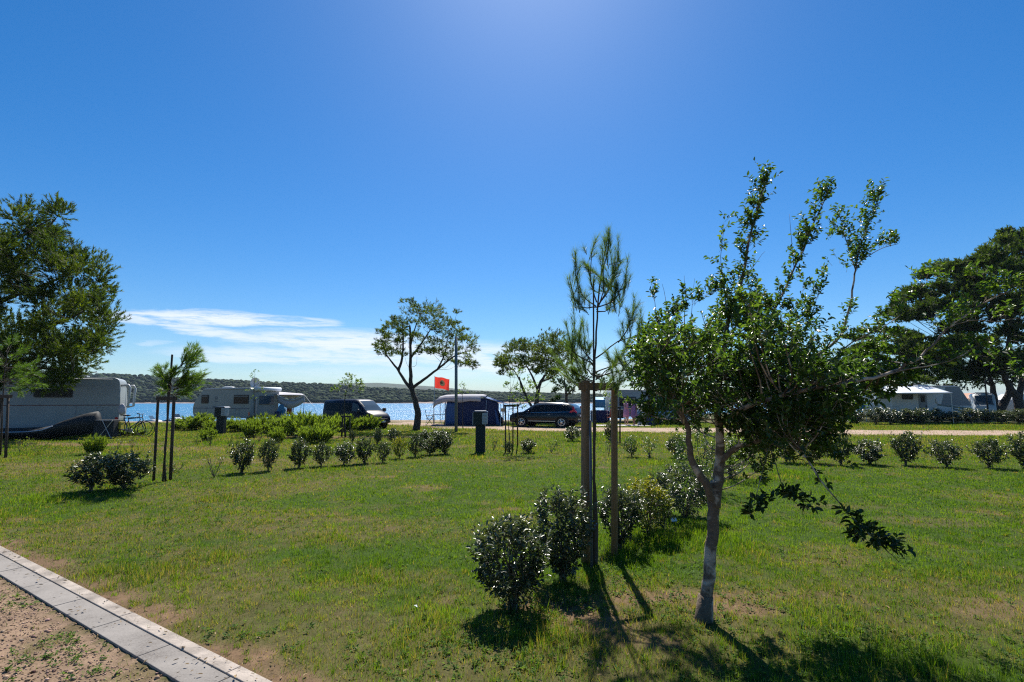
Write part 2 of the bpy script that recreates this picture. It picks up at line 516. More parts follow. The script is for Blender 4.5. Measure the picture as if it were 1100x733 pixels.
def attrmat(name, rough=.95, scale=60, amt=.55, bump=.6, trans=0.0, dist=.01):
    m = bpy.data.materials.new(name); m.use_nodes = True
    q = NG(m.node_tree); b = m.node_tree.nodes['Principled BSDF']; out = m.node_tree.nodes['Material Output']
    at = q.n('ShaderNodeAttribute', attribute_name='gcol')
    b.inputs['Roughness'].default_value = rough
    b.inputs['Specular IOR Level'].default_value = .05
    if trans:
        q.link(at.outputs['Color'], b.inputs['Base Color'])
        b.inputs['Roughness'].default_value = .6; b.inputs['Specular IOR Level'].default_value = .14
        tr = q.n('ShaderNodeBsdfTranslucent'); q.link(q.mix(1, at.outputs['Color'], (1.45, 1.5, .5, 1), 'MULTIPLY'), tr.inputs['Color'])
        mx = q.n('ShaderNodeMixShader'); mx.inputs[0].default_value = trans
        q.link(b.outputs[0], mx.inputs[1]); q.link(tr.outputs[0], mx.inputs[2]); q.link(mx.outputs[0], out.inputs['Surface'])
        return m
    tcn = q.n('ShaderNodeTexCoord')
    n1 = q.noise(tcn.outputs['Object'], scale, 6, .7); n2 = q.noise(tcn.outputs['Object'], scale * .12, 5, .65)
    f = q.math('ADD', q.math('MULTIPLY', n1.outputs[0], .6), q.math('MULTIPLY', n2.outputs[0], .5))
    q.link(q.mix(1.0, at.outputs['Color'], q.ramp(f, [(0.35, 1 - amt), (0.75, 1 + amt * .6)]), 'MULTIPLY'), b.inputs['Base Color'])
    bp = q.n('ShaderNodeBump'); bp.inputs['Strength'].default_value = bump; bp.inputs['Distance'].default_value = dist
    q.link(n1.outputs[0], bp.inputs['Height']); q.link(bp.outputs[0], b.inputs['Normal'])
    return m
M['ground'] = attrmat('soil_and_turf')
gr = link_mesh('ground', me, M['ground'], None, True); tag(gr, 'grassy campsite ground with bare dry patches', 'ground', kind='structure')

# water ---------------------------------------------------------------
wm = bpy.data.materials.new('sea_water'); wm.use_nodes = True
q = NG(wm.node_tree); b = wm.node_tree.nodes['Principled BSDF']
tcn = q.n('ShaderNodeTexCoord'); mp = q.n('ShaderNodeMapping'); mp.inputs['Scale'].default_value = (.8, 2.0, 1)
q.link(tcn.outputs['Object'], mp.inputs[0])
w1 = q.noise(mp.outputs[0], .9, 6, .65, .4); w2 = q.noise(mp.outputs[0], .02, 3, .5)
q.link(q.ramp(w2.outputs[0], [(.35, (.012, .13, .27)), (.65, (.025, .20, .36))]), b.inputs['Base Color'])
b.inputs['Roughness'].default_value = .3; b.inputs['Specular IOR Level'].default_value = .3
bp = q.n('ShaderNodeBump'); bp.inputs['Strength'].default_value = 1.0; bp.inputs['Distance'].default_value = .35
q.link(w1.outputs[0], bp.inputs['Height']); q.link(bp.outputs[0], b.inputs['Normal'])
SEA = -1.35
water = MB().add([(-4000, 36, SEA), (4000, 36, SEA), (4000, 5000, SEA), (-4000, 5000, SEA)], [(0, 1, 2, 3)]).build('water', wm)
tag(water, 'blue sea water of the bay', 'water', kind='structure')

# far hills -------------------------------------------------------------
def ridge(name, Y0, Y1, crest, mcol, nx_, ny_, rough, x0, x1, label, seed):
    """crest: list of (px, py) of the skyline seen at distance Yc"""
    Yc = (Y0 + Y1) / 2
    cx = [(a - 550) / FPX * Yc for a, _ in crest]; cz = [CH + (430 - b_) / FPX * Yc for _, b_ in crest]
    xs = np.linspace(x0, x1, nx_); ts = np.linspace(0, 1, ny_)
    X, T = np.meshgrid(xs, ts)
    H = np.interp(X, cx, cz)
    shore = Y0 + 30 * (fbm(X / 120, X * 0, seed, 3) - .5)
    Y = shore + (Y1 - Y0) * T
    prof = np.where(T < .5, np.sin(T * math.pi) ** .8, np.sin(T * math.pi))
    Z = SEA - 1 + (H + 1.5) * prof + rough * (fbm(X / 14, Y / 14, seed + 5, 4) - .5) * np.minimum(1, prof * 5)
    i = np.arange(nx_ * ny_).reshape(ny_, nx_)
    F = np.stack([i[:-1, :-1], i[:-1, 1:], i[1:, 1:], i[1:, :-1]], -1).reshape(-1, 4)
    me = np_mesh(name, np.stack([X, Y, Z], -1).reshape(-1, 3), F)
    o = link_mesh(name, me, mcol, None, True); tag(o, label, 'hills', kind='structure')
    return X, Y, Z
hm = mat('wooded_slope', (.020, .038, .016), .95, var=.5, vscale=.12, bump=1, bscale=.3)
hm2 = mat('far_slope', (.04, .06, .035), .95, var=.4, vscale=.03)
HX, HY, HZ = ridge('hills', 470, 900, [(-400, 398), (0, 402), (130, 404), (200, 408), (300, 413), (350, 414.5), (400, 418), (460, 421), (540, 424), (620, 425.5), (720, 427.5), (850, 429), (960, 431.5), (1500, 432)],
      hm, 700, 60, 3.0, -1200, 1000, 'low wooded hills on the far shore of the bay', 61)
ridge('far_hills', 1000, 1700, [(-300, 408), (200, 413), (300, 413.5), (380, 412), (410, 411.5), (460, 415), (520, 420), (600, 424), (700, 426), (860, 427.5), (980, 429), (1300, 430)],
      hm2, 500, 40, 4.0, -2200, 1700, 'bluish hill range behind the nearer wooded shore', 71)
# forest on the near shore
icov = []
t_ = (1 + 5 ** .5) / 2
icov = np.array([(-1, t_, 0), (1, t_, 0), (-1, -t_, 0), (1, -t_, 0), (0, -1, t_), (0, 1, t_), (0, -1, -t_), (0, 1, -t_), (t_, 0, -1), (t_, 0, 1), (-t_, 0, -1), (-t_, 0, 1)], float)
icov /= np.linalg.norm(icov[0])
icof = [(0, 11, 5), (0, 5, 1), (0, 1, 7), (0, 7, 10), (0, 10, 11), (1, 5, 9), (5, 11, 4), (11, 10, 2), (10, 7, 6), (7, 1, 8), (3, 9, 4), (3, 4, 2), (3, 2, 6), (3, 6, 8), (3, 8, 9), (4, 9, 5), (2, 4, 11), (6, 2, 10), (8, 6, 7), (9, 8, 1)]
def subdiv(v, f):
    v = [tuple(p) for p in v]; cache = {}; nf = []
    def mid(a, b_):
        k = (min(a, b_), max(a, b_))
        if k not in cache:
            p = (np.array(v[a]) + np.array(v[b_])); p /= np.linalg.norm(p); v.append(tuple(p)); cache[k] = len(v) - 1
        return cache[k]
    for (a, b_, c_) in f:
        x, y, z = mid(a, b_), mid(b_, c_), mid(c_, a); nf += [(a, x, z), (b_, y, x), (c_, z, y), (x, y, z)]
    return np.array(v), np.array(nf)
sv, sf = subdiv(icov, icof)
nT = 13000
tt = rng.random(nT) ** 2.0 * .5
xsn = rng.uniform(-900, 620, nT)
ji = np.clip((tt * 59), 0, 58).astype(int); jx = np.clip(((xsn + 1200) / 2200 * 699), 0, 698).astype(int)
cz_ = HZ[ji, jx]; cy_ = HY[ji, jx]
ok = cz_ > SEA + .3
xsn, cy_, cz_ = xsn[ok], cy_[ok], cz_[ok]; nT = len(xsn)
rad = rng.uniform(1.3, 2.9, nT)
# deform each crown a little
Vt = sv[None] * (1 + .28 * (rng.random((nT, len(sv), 1)) - .5)) * rad[:, None, None] * np.array([1.15, 1.15, 1.0])
Vt = Vt + np.stack([xsn, cy_, cz_ + rad * .5], -1)[:, None, :]
Ft = (sf[None] + (np.arange(nT) * len(sv))[:, None, None]).reshape(-1, 3)
tint = np.repeat(np.clip(rng.normal(.4, .25, nT), 0, 1), len(sv))
me = np_mesh('far_forest', Vt.reshape(-1, 3), Ft, tint=tint)
fm = leafmat('far_tree_crowns', (.010, .022, .009), (.024, .044, .014), (.06, .085, .03), .0, .9, .1)
o = link_mesh('far_forest', me, fm, None, True); tag(o, 'dark evergreen wood along the far shore', 'forest', kind='stuff')
# pale rocky waterline on the far shore
sm = mat('pale_shore_rock', (.26, .20, .17), .95, var=.4, vscale=.1)
xs = np.linspace(-900, 700, 500); V = []; 
ysh = HY[0][np.clip(((xs + 1200) / 2200 * 699), 0, 698).astype(int)]
hh = .5 + 2.2 * fbm(xs / 25, xs * 0, 90, 3) ** 2
V = np.concatenate([np.stack([xs, ysh - 6, xs * 0 + SEA - .3], -1), np.stack([xs, ysh + 8, SEA + hh], -1)])
i = np.arange(499); F = np.stack([i, i + 1, i + 501, i + 500], -1)
o = link_mesh('shore', np_mesh('shore', V, F), sm, None, True); tag(o, 'pale rocky waterline of the far shore', 'shore', kind='structure')

# sandy track across the field -------------------------------------------
rm = mat('sandy_track', (.34, .235, .165), .95, var=.35, vscale=1.4, bump=.5, bscale=14)
cl = [(1500, 465.5, 2.0), (1250, 465.5, 2.0), (1100, 465.3, 2.1), (1000, 465, 2.0), (900, 464.3, 2.1), (800, 462.8, 2.3), (700, 462, 2.4), (620, 461.3, 2.0), (550, 460.3, 2.3), (500, 458.5, 2.2), (450, 456, 2.0), (420, 454.5, 1.6)]
L = []; Rr = []
pts = [GR(a, b_) for a, b_, _ in cl]
def cr(P, t):
    i = min(int(t), len(P) - 2); f = t - i
    p0, p1, p2, p3 = P[max(i - 1, 0)], P[i], P[i + 1], P[min(i + 2, len(P) - 1)]
    return .5 * ((2 * p1) + (p2 - p0) * f + (2 * p0 - 5 * p1 + 4 * p2 - p3) * f * f + (3 * p1 - p0 - 3 * p2 + p3) * f ** 3)
V = []; F = []; N = 260
for k in range(N):
    t = k / (N - 1) * (len(pts) - 1) * .9999
    p = cr(pts, t); d = (cr(pts, min(t + .01, len(pts) - 1.001)) - p)
    d = Vector((d.x, d.y, 0)).normalized() if d.length > 1e-6 else d0
    d0 = d; nr = Vector((-d.y, d.x, 0)); i = int(t); w = cl[i][2] * (1 - t + i) + cl[min(i + 1, len(cl) - 1)][2] * (t - i)
    a = w * (.8 + .45 * float(vn(p.x * .9, 3, 8))); b_ = w * (.8 + .45 * float(vn(p.x * .9, 9, 8)))
    for off in (-b_, -b_ * .4, a * .4, a):
        qv = p + nr * off; V.append((qv.x, qv.y, .006 + float(gz(qv.x, qv.y))))
for k in range(N - 1):
    for j in range(3):
        a0 = k * 4 + j; F.append((a0, a0 + 4, a0 + 5, a0 + 1))
o = MB().add(V, F).build('road', rm); tag(o, 'sandy gravel track crossing the campsite field', 'road', kind='structure')

# concrete drain strip -----------------------------------------------------
cm = bpy.data.materials.new('concrete'); cm.use_nodes = True
q = NG(cm.node_tree); b = cm.node_tree.nodes['Principled BSDF']; tcn = q.n('ShaderNodeTexCoord')
n1 = q.noise(tcn.outputs['Object'], 90, 6, .7); n2 = q.noise(tcn.outputs['Object'], 2.3, 5, .65)
f = q.math('ADD', q.math('MULTIPLY', n1.outputs[0], .45), q.math('MULTIPLY', n2.outputs[0], .6))
q.link(q.ramp(f, [(.38, (.12, .10, .085)), (.46, (.20, .18, .16)), (.7, (.31, .28, .25))]), b.inputs['Base Color']); b.inputs['Roughness'].default_value = .9
bp = q.n('ShaderNodeBump'); bp.inputs['Strength'].default_value = .4; bp.inputs['Distance'].default_value = .004
q.link(n1.outputs[0], bp.inputs['Height']); q.link(bp.outputs[0], b.inputs['Normal'])
M['concrete'] = cm
cm2 = mat('pale_concrete', (.33, .28, .235), .9, var=.45, vscale=5, bump=.4, bscale=60)
def strip(name, d0, d1, z0, z1, seg, m, label, start, tilt=0):
    mb = MB()
    s = start
    while s < 9:
        a = s + .004; e = s + seg - .004
        P = [K0 + kd * a + kn * d0, K0 + kd * e + kn * d0, K0 + kd * e + kn * d1, K0 + kd * a + kn * d1]
        h = random.uniform(-.001, .0015)
        top = [(p.x, p.y, z1 + h + (tilt if i > 1 else 0)) for i, p in enumerate(P)]; bot = [(p.x, p.y, z0) for p in P]
        mb.add(bot + top, [(0, 3, 2, 1), (4, 5, 6, 7), (0, 1, 5, 4), (1, 2, 6, 5), (2, 3, 7, 6), (3, 0, 4, 7)])
        s += seg
    o = mb.build(name, m, bevel=.004)
    tag(o, label, 'kerb', kind='structure'); return o
strip('gutter', 0, KS - .001, -.12, .008, .75, cm, 'grey concrete drain slabs beside the gravel', -6.1)
strip('kerb', KS + .001, KW, -.12, .016, 1.5, cm2, 'pale concrete edging between gutter and lawn', -5.4)

# ================================================================== GRASS
def blades(P, D, S, L, Wd):
    n = len(P)
    V = np.empty((n, 3, 3)); V[:, 0] = P - S * Wd[:, None] * .5; V[:, 1] = P + S * Wd[:, None] * .5; V[:, 2] = P + D * L[:, None]
    return V.reshape(-1, 3), np.arange(n * 3).reshape(-1, 3)
def unit(a): return a / np.maximum(np.linalg.norm(a, axis=-1, keepdims=True), 1e-9)

NG_ = 1700000
# radial density falling with distance
Yq = np.linspace(1.9, 38, 2000)
dens = np.where(Yq < 5, 1.0, (5 / Yq) ** 1.75)
pdf = dens * (2.5 * Yq + 3); cdf = np.cumsum(pdf); cdf /= cdf[-1]
y = np.interp(rng.random(NG_), cdf, Yq); x = (rng.random(NG_) * 2 - 1) * (1.25 * y + 1.5)
y = y + rng.normal(0, .02, NG_)
dr, ba = zones(x, y)
kdd = kdist(x, y)
clump = fbm(x * 9, y * 9, 55, 2)
keep = rng.random(NG_) > ba * 1.0 * (1 - .15 * dr)
keep &= ((kdd > KW + .02 - .13 * sst(clump, .45, .8) * rng.random(NG_)) | ((kdd < -.03) & (rng.random(NG_) < .3) & (clump > .52)))
keep &= (shoreY(x) - y > 1.5)
keep &= rng.random(NG_) < .38 + 1.4 * (clump - .25)
# keep off the track
tr_y = np.interp(x, sorted([p.x for p in pts]), [p.y for p in sorted(pts, key=lambda q_: q_.x)])
tw = 1.9 + .8 * (fbm(x * .8, y * .8, 66, 2) - .5)
on = (np.abs(y - tr_y) < tw) & (x > min(p.x for p in pts))
keep &= ~(on & (rng.random(NG_) < .93))
x, y, dr, ba, clump, kdd = (a[keep] for a in (x, y, dr, ba, clump, kdd))
n = len(x)
z = gz(x, y) - .004
tall = fbm(x * .8, y * .8, 77, 3)
Lb = (.016 + .026 * rng.random(n)) * (.7 + .9 * clump) * (1 + 1.3 * sst(tall, .6, .8))
# uncut growth round the shrubs and the young trees
for (p, rr, k) in [(GR(560, 660), .45, 1.6), (GR(600, 628), .5, 1.8), (GR(665, 600), .5, 1.6), (GR(700, 575), .5, 1.3), (GR(610, 690), .5, 1.1), (GR(700, 640), .4, .8), (GR(900, 690), .9, 1.2), (GR(990, 715), .7, 1.5), (GR(560, 700), .4, .9)]:
    q_ = ((x - p.x) / rr) ** 2 + ((y - p.y) / rr) ** 2
    Lb *= 1 + k * np.exp(-q_ * 1.5) * rng.random(n)
far = sst(y, 11, 22)
Lb *= 1 + .6 * far
Wd = np.maximum(.0032, y * .00105) * (.7 + .6 * rng.random(n))
az = rng.random(n) * 2 * math.pi; tl = np.abs(rng.normal(0, .78, n))
D = np.stack([np.cos(az) * np.sin(tl), np.sin(az) * np.sin(tl), np.cos(tl)], -1)
a2 = rng.random(n) * 2 * math.pi
S = np.stack([np.cos(a2), np.sin(a2), 0 * a2], -1)
V, F = blades(np.stack([x, y, z], -1), D, S, Lb, Wd)
r1 = rng.random(n)
gA = np.array([.092, .168, .012]); gB = np.array([.182, .272, .022]); gY = np.array([.30, .24, .075]); gD = np.array([.030, .075, .012])
hue = fbm(x * 1.7 + 9, y * 1.7, 88, 3)
colr = gA + (gB - gA) * np.clip(r1 * .8 + (hue - .5) * 1.6, 0, 1)[:, None]
dark = (rng.random(n) < .2)[:, None]; colr = np.where(dark, gD, colr)
isdry = rng.random(n) < np.clip(dr * .42 + ba * .25 + .02, 0, .9)
colr = np.where(isdry[:, None], gY * (.55 + .7 * rng.random(n))[:, None], colr)
me = np_mesh('grass', V, F, col=np.repeat(colr, 3, axis=0))
M['grass'] = attrmat('grass_blades', trans=.5)
o = link_mesh('grass', me, M['grass']); tag(o, 'short mown lawn grass with dry straw patches', 'grass', kind='stuff')

# taller tufts standing out of the lawn
nt_ = 2600
yt = 2.0 + 12 * rng.random(nt_) ** 1.5; xt = (rng.random(nt_) * 2 - 1) * 1.2 * yt
okk = (kdist(xt, yt) > KW + .02) & (fbm(xt * .9, yt * .9, 140, 3) > .44) & (rng.random(nt_) < .9)
xt, yt = xt[okk], yt[okk]; nt_ = len(xt); kb = 26
x = np.repeat(xt, kb) + rng.normal(0, .016, nt_ * kb); y = np.repeat(yt, kb) + rng.normal(0, .016, nt_ * kb); n = len(x)
az = rng.random(n) * 6.283; tl = np.abs(rng.normal(.35, .35, n)); Lb = rng.uniform(.025, .062, n) * np.repeat(rng.uniform(.6, 1.25, nt_), kb)
D = np.stack([np.cos(az) * np.sin(tl), np.sin(az) * np.sin(tl), np.cos(tl)], -1); a2 = rng.random(n) * 6.283
V, F = blades(np.stack([x, y, gz(x, y) - .004], -1), D, np.stack([np.cos(a2), np.sin(a2), 0 * a2], -1), Lb, np.maximum(.0035, y * .0010))
tc2 = np.repeat(rng.random(nt_), kb)[:, None]; colr = gA * .8 + (gB * 1.1 - gA * .8) * tc2; colr = np.where(np.repeat(rng.random(nt_) < .08, kb)[:, None], gY, colr) * rng.uniform(.75, 1.15, (n, 1))
o = link_mesh('grass_tufts', np_mesh('grass_tufts', V, F, col=np.repeat(colr, 3, axis=0)), M['grass']); tag(o, 'taller uneven grass tufts scattered over the lawn', 'grass', kind='stuff')

# leaf helpers ---------------------------------------------------------------
def leaves(P, D, N, L, Wd, fold=.22, droop=.12):
    """two-quad folded leaves"""
    n = len(P); D = unit(D); S = unit(np.cross(D, N)); Nn = unit(np.cross(S, D))
    L = L[:, None]; Wd = Wd[:, None]
    V = np.empty((n, 6, 3))
    V[:, 0] = P
    V[:, 1] = P + D * L * .33 + S * Wd * .46 + Nn * Wd * fold
    V[:, 2] = P + D * L * .70 + S * Wd * .36 + Nn * Wd * fold * .6
    V[:, 3] = P + D * L - Nn * L * droop
    V[:, 4] = P + D * L * .70 - S * Wd * .36 + Nn * Wd * fold * .6
    V[:, 5] = P + D * L * .33 - S * Wd * .46 + Nn * Wd * fold
    b_ = (np.arange(n) * 6)[:, None]
    F = np.stack([b_ + np.array([0, 1, 2, 3]), b_ + np.array([0, 3, 4, 5])], 1).reshape(-1, 4)
    return V.reshape(-1, 3), F

# broad-leaved weeds in the lawn and in the gravel
def weeds(n, cx, cy, name, label, m, size=(.014, .032)):
    P = []; D = []; Ln = []
    for (x_, y_) in zip(cx, cy):
        k = random.randint(5, 12); z_ = float(gz(x_, y_))
        for j in range(k):
            a = random.uniform(0, 6.283); e = random.uniform(.15, .9)
            P.append((x_ + random.gauss(0, .012), y_ + random.gauss(0, .012), z_ + random.uniform(0, .02)))
            D.append((math.cos(a), math.sin(a), e)); Ln.append(random.uniform(*size))
    P = np.array(P); D = np.array(D); Ln = np.array(Ln)
    V, F = leaves(P, D, np.tile([0, 0, 1.0], (len(P), 1)) + rng.normal(0, .2, (len(P), 3)), Ln, Ln * .5)
    me = np_mesh(name, V, F, tint=np.repeat(rng.random(len(P)), 6))
    o = link_mesh(name, me, m); tag(o, label, 'weeds', kind='stuff')
M['weed'] = leafmat('weed_leaf', (.035, .075, .018), (.07, .14, .03), (.16, .24, .04), .4, .6, .12)
cx = []; cy = []
while len(cx) < 1500:
    y_ = 2.0 + 9 * random.random() ** 1.7; x_ = random.uniform(-1.2, 1.2) * y_
    if kdist(x_, y_) > KW + .03 and float(fbm(x_ * 1.6, y_ * 1.6, 120, 3)) > .50 + .16 * random.random(): cx.append(x_); cy.append(y_)
for (p, s_, k) in [(GR(590, 650), .28, 160), (GR(655, 612), .28, 160), (GR(700, 582), .25, 120), (GR(560, 700), .25, 90), (GR(900, 690), .5, 160), (GR(990, 700), .5, 150), (GR(700, 640), .3, 80), (GR(500, 720), .3, 60)]:
    for _ in range(k): cx.append(random.gauss(p.x, s_)); cy.append(random.gauss(p.y, s_))
weeds(0, cx, cy, 'weeds', 'small broad-leaved weeds growing through the lawn', M['weed'])
cx = []; cy = []
for (p, s_, k) in [(GR(60, 690), .10, 26), (GR(15, 650), .10, 22), (GR(85, 705), .12, 20), (GR(5, 722), .1, 16), (GR(30, 635), .12, 25), (GR(95, 725), .08, 14), (GR(110, 690), .07, 6)]:
    for _ in range(k):
        x_, y_ = random.gauss(p.x, s_), random.gauss(p.y, s_)
        if kdist(x_, y_) < -.03: cx.append(x_); cy.append(y_)
weeds(0, cx, cy, 'ground_weeds', 'low green weeds creeping over the gravel', M['weed'], (.012, .028))
# gravel
n = 16000
s_ = rng.uniform(-2.5, 6, n); d_ = -np.abs(rng.normal(0, .9, n)) - .01
x = K0.x + kd.x * s_ + kn.x * d_; y = K0.y + kd.y * s_ + kn.y * d_
rr = rng.uniform(.002, .007, n) * (1 + (rng.random(n) < .04) * 1.2)
Vt = icov[None] * (1 + .5 * (rng.random((n, 12, 1)) - .5)) * rr[:, None, None] * np.array([1.2, 1, .7])
Vt = Vt + np.stack([x, y, gz(x, y) + rr * .3], -1)[:, None, :]
Ft = (np.array(icof)[None] + (np.arange(n) * 12)[:, None, None]).reshape(-1, 3)
pc = np.array([.30, .205, .15])[None] * rng.uniform(.45, 1.7, (n, 1)) + rng.normal(0, .012, (n, 3))
me = np_mesh('gravel', Vt.reshape(-1, 3), Ft, col=np.repeat(np.clip(pc, .03, .8), 12, axis=0))
o = link_mesh('gravel', me, attrmat('gravel_stone', amt=.3)); tag(o, 'loose brownish gravel beside the drain strip', 'gravel', kind='stuff')
# litter of dead leaves and straw on bare spots
n = 9000
y = 2 + 6 * rng.random(n) ** 1.3; x = (rng.random(n) * 2 - 1) * 1.2 * y
dr, ba = zones(x, y); kdd = kdist(x, y)
k_ = (rng.random(n) < ba * .8 + dr * .2 + .008) & (kdd > -1.2); x, y = x[k_], y[k_]; n = len(x)
a2 = rng.random(n) * 6.283
Ln = rng.uniform(.012, .04, n)
zz = gz(x, y) + .006 + .02 * rng.random(n) * (kdist(x, y) > KW) + .02 * ((kdist(x, y) > 0) & (kdist(x, y) < KW))
V, F = leaves(np.stack([x, y, zz], -1), np.stack([np.cos(a2), np.sin(a2), rng.normal(0, .15, n)], -1), np.tile([0, 0, 1.0], (n, 1)) + rng.normal(0, .3, (n, 3)), Ln, Ln * rng.uniform(.08, .5, n))
lc = np.array([.24, .175, .10])[None] * rng.uniform(.4, 1.6, (n, 1))
o = link_mesh('leaf_litter', np_mesh('leaf_litter', V, F, col=np.repeat(lc, 6, axis=0)), attrmat('dead_leaf', amt=.2))
tag(o, 'dry leaves and straw bits lying on bare soil', 'litter', kind='stuff')
# ================================================================== PLANTS
def rv(s=1.0): return Vector((random.gauss(0, s), random.gauss(0, s), random.gauss(0, s)))
def sm(pts, sub=4):
    out = []
    for i in range(len(pts) - 1):
        for k in range(sub): out.append(cr(pts, i + k / sub))
    out.append(Vector(pts[-1])); return out

class Plant:
    def __init__(s, kind='leaf', size=.035, aspect=.42, n_side=6):
        s.w = MB(); s.P = []; s.D = []; s.N = []; s.L = []; s.T = []; s.kind = kind; s.size = size; s.aspect = aspect; s.n = n_side
        s.bp = []      # points of the limbs (position, radius)
    def limb(s, pts, r0, r1, sub=4, wob=0.0, reg=True):
        P = sm([Vector(p) for p in pts], sub) if len(pts) > 2 else [Vector(p) for p in pts]
        if wob: P = [P[0]] + [p + rv(wob) for p in P[1:]]
        n = len(P); rad = [r0 + (r1 - r0) * (i / (n - 1)) ** .8 for i in range(n)]
        s.w.tube(P, rad, s.n)
        if reg: s.bp += [(p, q_) for p, q_ in zip(P, rad)]
        return P
    def leaf(s, p, d, n=None, l=None, t=None):
        s.P.append(tuple(p)); s.D.append(tuple(d)); s.N.append(tuple(n if n is not None else (Vector((0, 0, 1)) + rv(.45))))
        s.L.append((l or s.size) * random.uniform(.65, 1.2)); s.T.append(random.random() if t is None else min(1, max(0, t + random.gauss(0, .17))))
    def twig(s, a, d, length, r=.0015, nl=10, up=.15, wander=.25, t=None, t0=.15, spread=.9, tube=True):
        """a leafy twig: curved stem with leaves all round, a rosette at the tip"""
        d = Vector(d).normalized(); p = Vector(a); seg = 4; pts = [p.copy()]
        for i in range(seg):
            d = (d + rv(wander * .4) + Vector((0, 0, up * .3))).normalized(); p = p + d * length / seg; pts.append(p.copy())
        if tube: s.w.tube(pts, [r * (1 - .7 * i / seg) for i in range(seg + 1)], 3, cap=False)
        for k in range(nl):
            f = t0 + (1 - t0) * (k + random.random()) / nl
            i = min(int(f * seg), seg - 1); q_ = pts[i].lerp(pts[i + 1], f * seg - i); ax = (pts[i + 1] - pts[i]).normalized()
            side = ax.cross(rv()).normalized()
            dd = ax * random.uniform(.25, .9) + side * spread
            s.leaf(q_, dd, None, None, t)
        return pts
    def tuft(s, a, d, length, nn=40, nl=.08, t=None, ang=.6, tube=True, r=.003):
        """a shoot set all round with needles pointing forward"""
        d = Vector(d).normalized(); a = Vector(a)
        if tube: s.w.tube([a, a + d * length], [r, r * .5], 3, cap=False)
        for k in range(nn):
            f = random.random() ** .8; side = d.cross(rv()).normalized()
            dd = d * math.cos(ang * random.uniform(.5, 1.25)) + side * math.sin(ang * random.uniform(.5, 1.25))
            s.leaf(a + d * length * f, dd, side, nl, t)
    def near(s, c, below=True):
        best = None; bd = 1e9
        for (p, r) in s.bp:
            dd = (p - c).length + (max(0, p.z - c.z + .2 * ((p.x - c.x) ** 2 + (p.y - c.y) ** 2) ** .5) * .9 if below else 0)
            if dd < bd: bd = dd; best = (p, r)
        return best
    def clump(s, c, r, ntw, nl=8, t=None, up=.2, flat=1.0, rb=.008, needle=None, sp=(.25, 1.15)):
        c = Vector(c); b = s.near(c)
        if b:
            a, br = b; midp = a.lerp(c, .5) + Vector((0, 0, -.06 * (c - a).length)) + rv(.04 * (c - a).length)
            s.w.tube(sm([a, midp, c], 3), [min(br, rb) * q_ for q_ in (1, .95, .9, .8, .7, .6, .5)], 5, cap=False)
            base = midp.lerp(c, .5)
        else: base = c
        for k in range(ntw):
            dd = rv().normalized(); dd.z = dd.z * flat + up * .5
            o_ = c + Vector((dd.x, dd.y, dd.z * flat)) * r * (random.uniform(*sp) if needle else random.uniform(.1, .75))
            dirn = ((o_ - base).normalized() + dd * .8 + Vector((0, 0, up))).normalized()
            ln = r * random.uniform(.45, .8)
            if needle:
                s.tuft(o_, dirn, ln * .7, needle[0], needle[1], t, needle[2], r=max(.002, rb * .15))
            else:
                st = base.lerp(o_, .55) if random.random() < .5 else o_ - dirn * ln * .3
                s.twig(st, (o_ + dirn * ln - st), (o_ + dirn * ln - st).length, max(.0012, rb * .2), nl, up, t=t, t0=.35)
    def finish(s, root, wood_mat, leaf_mat, wood='trunk', crown='crown', nw=None):
        off = root.location
        w = s.w.build(wood, wood_mat, root, True, off=off)
        P = np.array(s.P) - np.array(off); D = np.array(s.D); N = np.array(s.N); L = np.array(s.L); T = np.array(s.T)
        if s.kind == 'leaf':
            V, F = leaves(P, D, N, L, L * s.aspect); me = np_mesh(crown, V, F, tint=np.repeat(T, 6))
        else:
            D = unit(D); S = unit(np.cross(D, N + rng.normal(0, .3, N.shape))); V, F = blades(P, D, S, L, np.full(len(L), nw)); me = np_mesh(crown, V, F, tint=np.repeat(T, 3))
        return w, link_mesh(crown, me, leaf_mat, root)

def g3(px, py, up=0.0):
    p = GR(px, py); p.z = float(gz(p.x, p.y)) + up; return p

# ------------------------------------------------------------------ the tree in front
B = g3(756, 666, -.03); TY = B.y
def A(px, py, dy=0.0): return AT(px, py, TY + dy)
root = thing('broadleaf_tree', 'evergreen tree with patchy pale and dark bark standing in front beside the staked pine', 'tree', B)
T = Plant('leaf', .040, .52, 12)
T.limb([B, A(758, 650), A(762, 610, .01), A(766, 570, .02), A(767, 535, .02), A(768, 520, .02)], .049, .042, 5, .005)
T.w.tube([B + Vector((0, 0, -.04)), B + Vector((.004, 0, .06)), A(758, 640, 0)], [.085, .066, .055], 12)
T.limb([A(767, 545, .02), A(771, 515, .03), A(774, 490, .04), A(773, 465, .04), A(771, 435, .06), A(775, 395, .1), A(782, 350, .12), A(797, 300, .1), A(808, 245, .1), A(822, 195, .1)], .050, .004, 4, .004)
T.limb([A(766, 540, .02), A(757, 518, -.04), A(745, 500, -.06), A(741, 475, -.08), A(738, 458, -.08), A(728, 436, -.08), A(718, 410, -.1), A(713, 380, -.1), A(707, 345, -.1)], .036, .006, 4, .004)
T.limb([A(773, 497, .03), A(790, 482, -.05), A(812, 474, -.1), A(838, 466, -.15), A(858, 458, -.2)], .026, .008, 4, .004)
T.limb([A(772, 440, .06), A(800, 415, .25), A(835, 400, .35), A(870, 385, .4), A(901, 364, .4), A(912, 330, .4), A(919, 295, .4), A(921, 275, .4)], .022, .005, 4, .004)
T.limb([A(921, 278, .4), A(931, 245, .4), A(944, 212, .4)], .005, .002, 4)
T.limb([A(919, 290, .4), A(908, 255, .45), A(902, 232, .45)], .005, .002, 4)
T.limb([A(921, 283, .4), A(945, 268, .35), A(965, 262, .3)], .004, .002, 4)
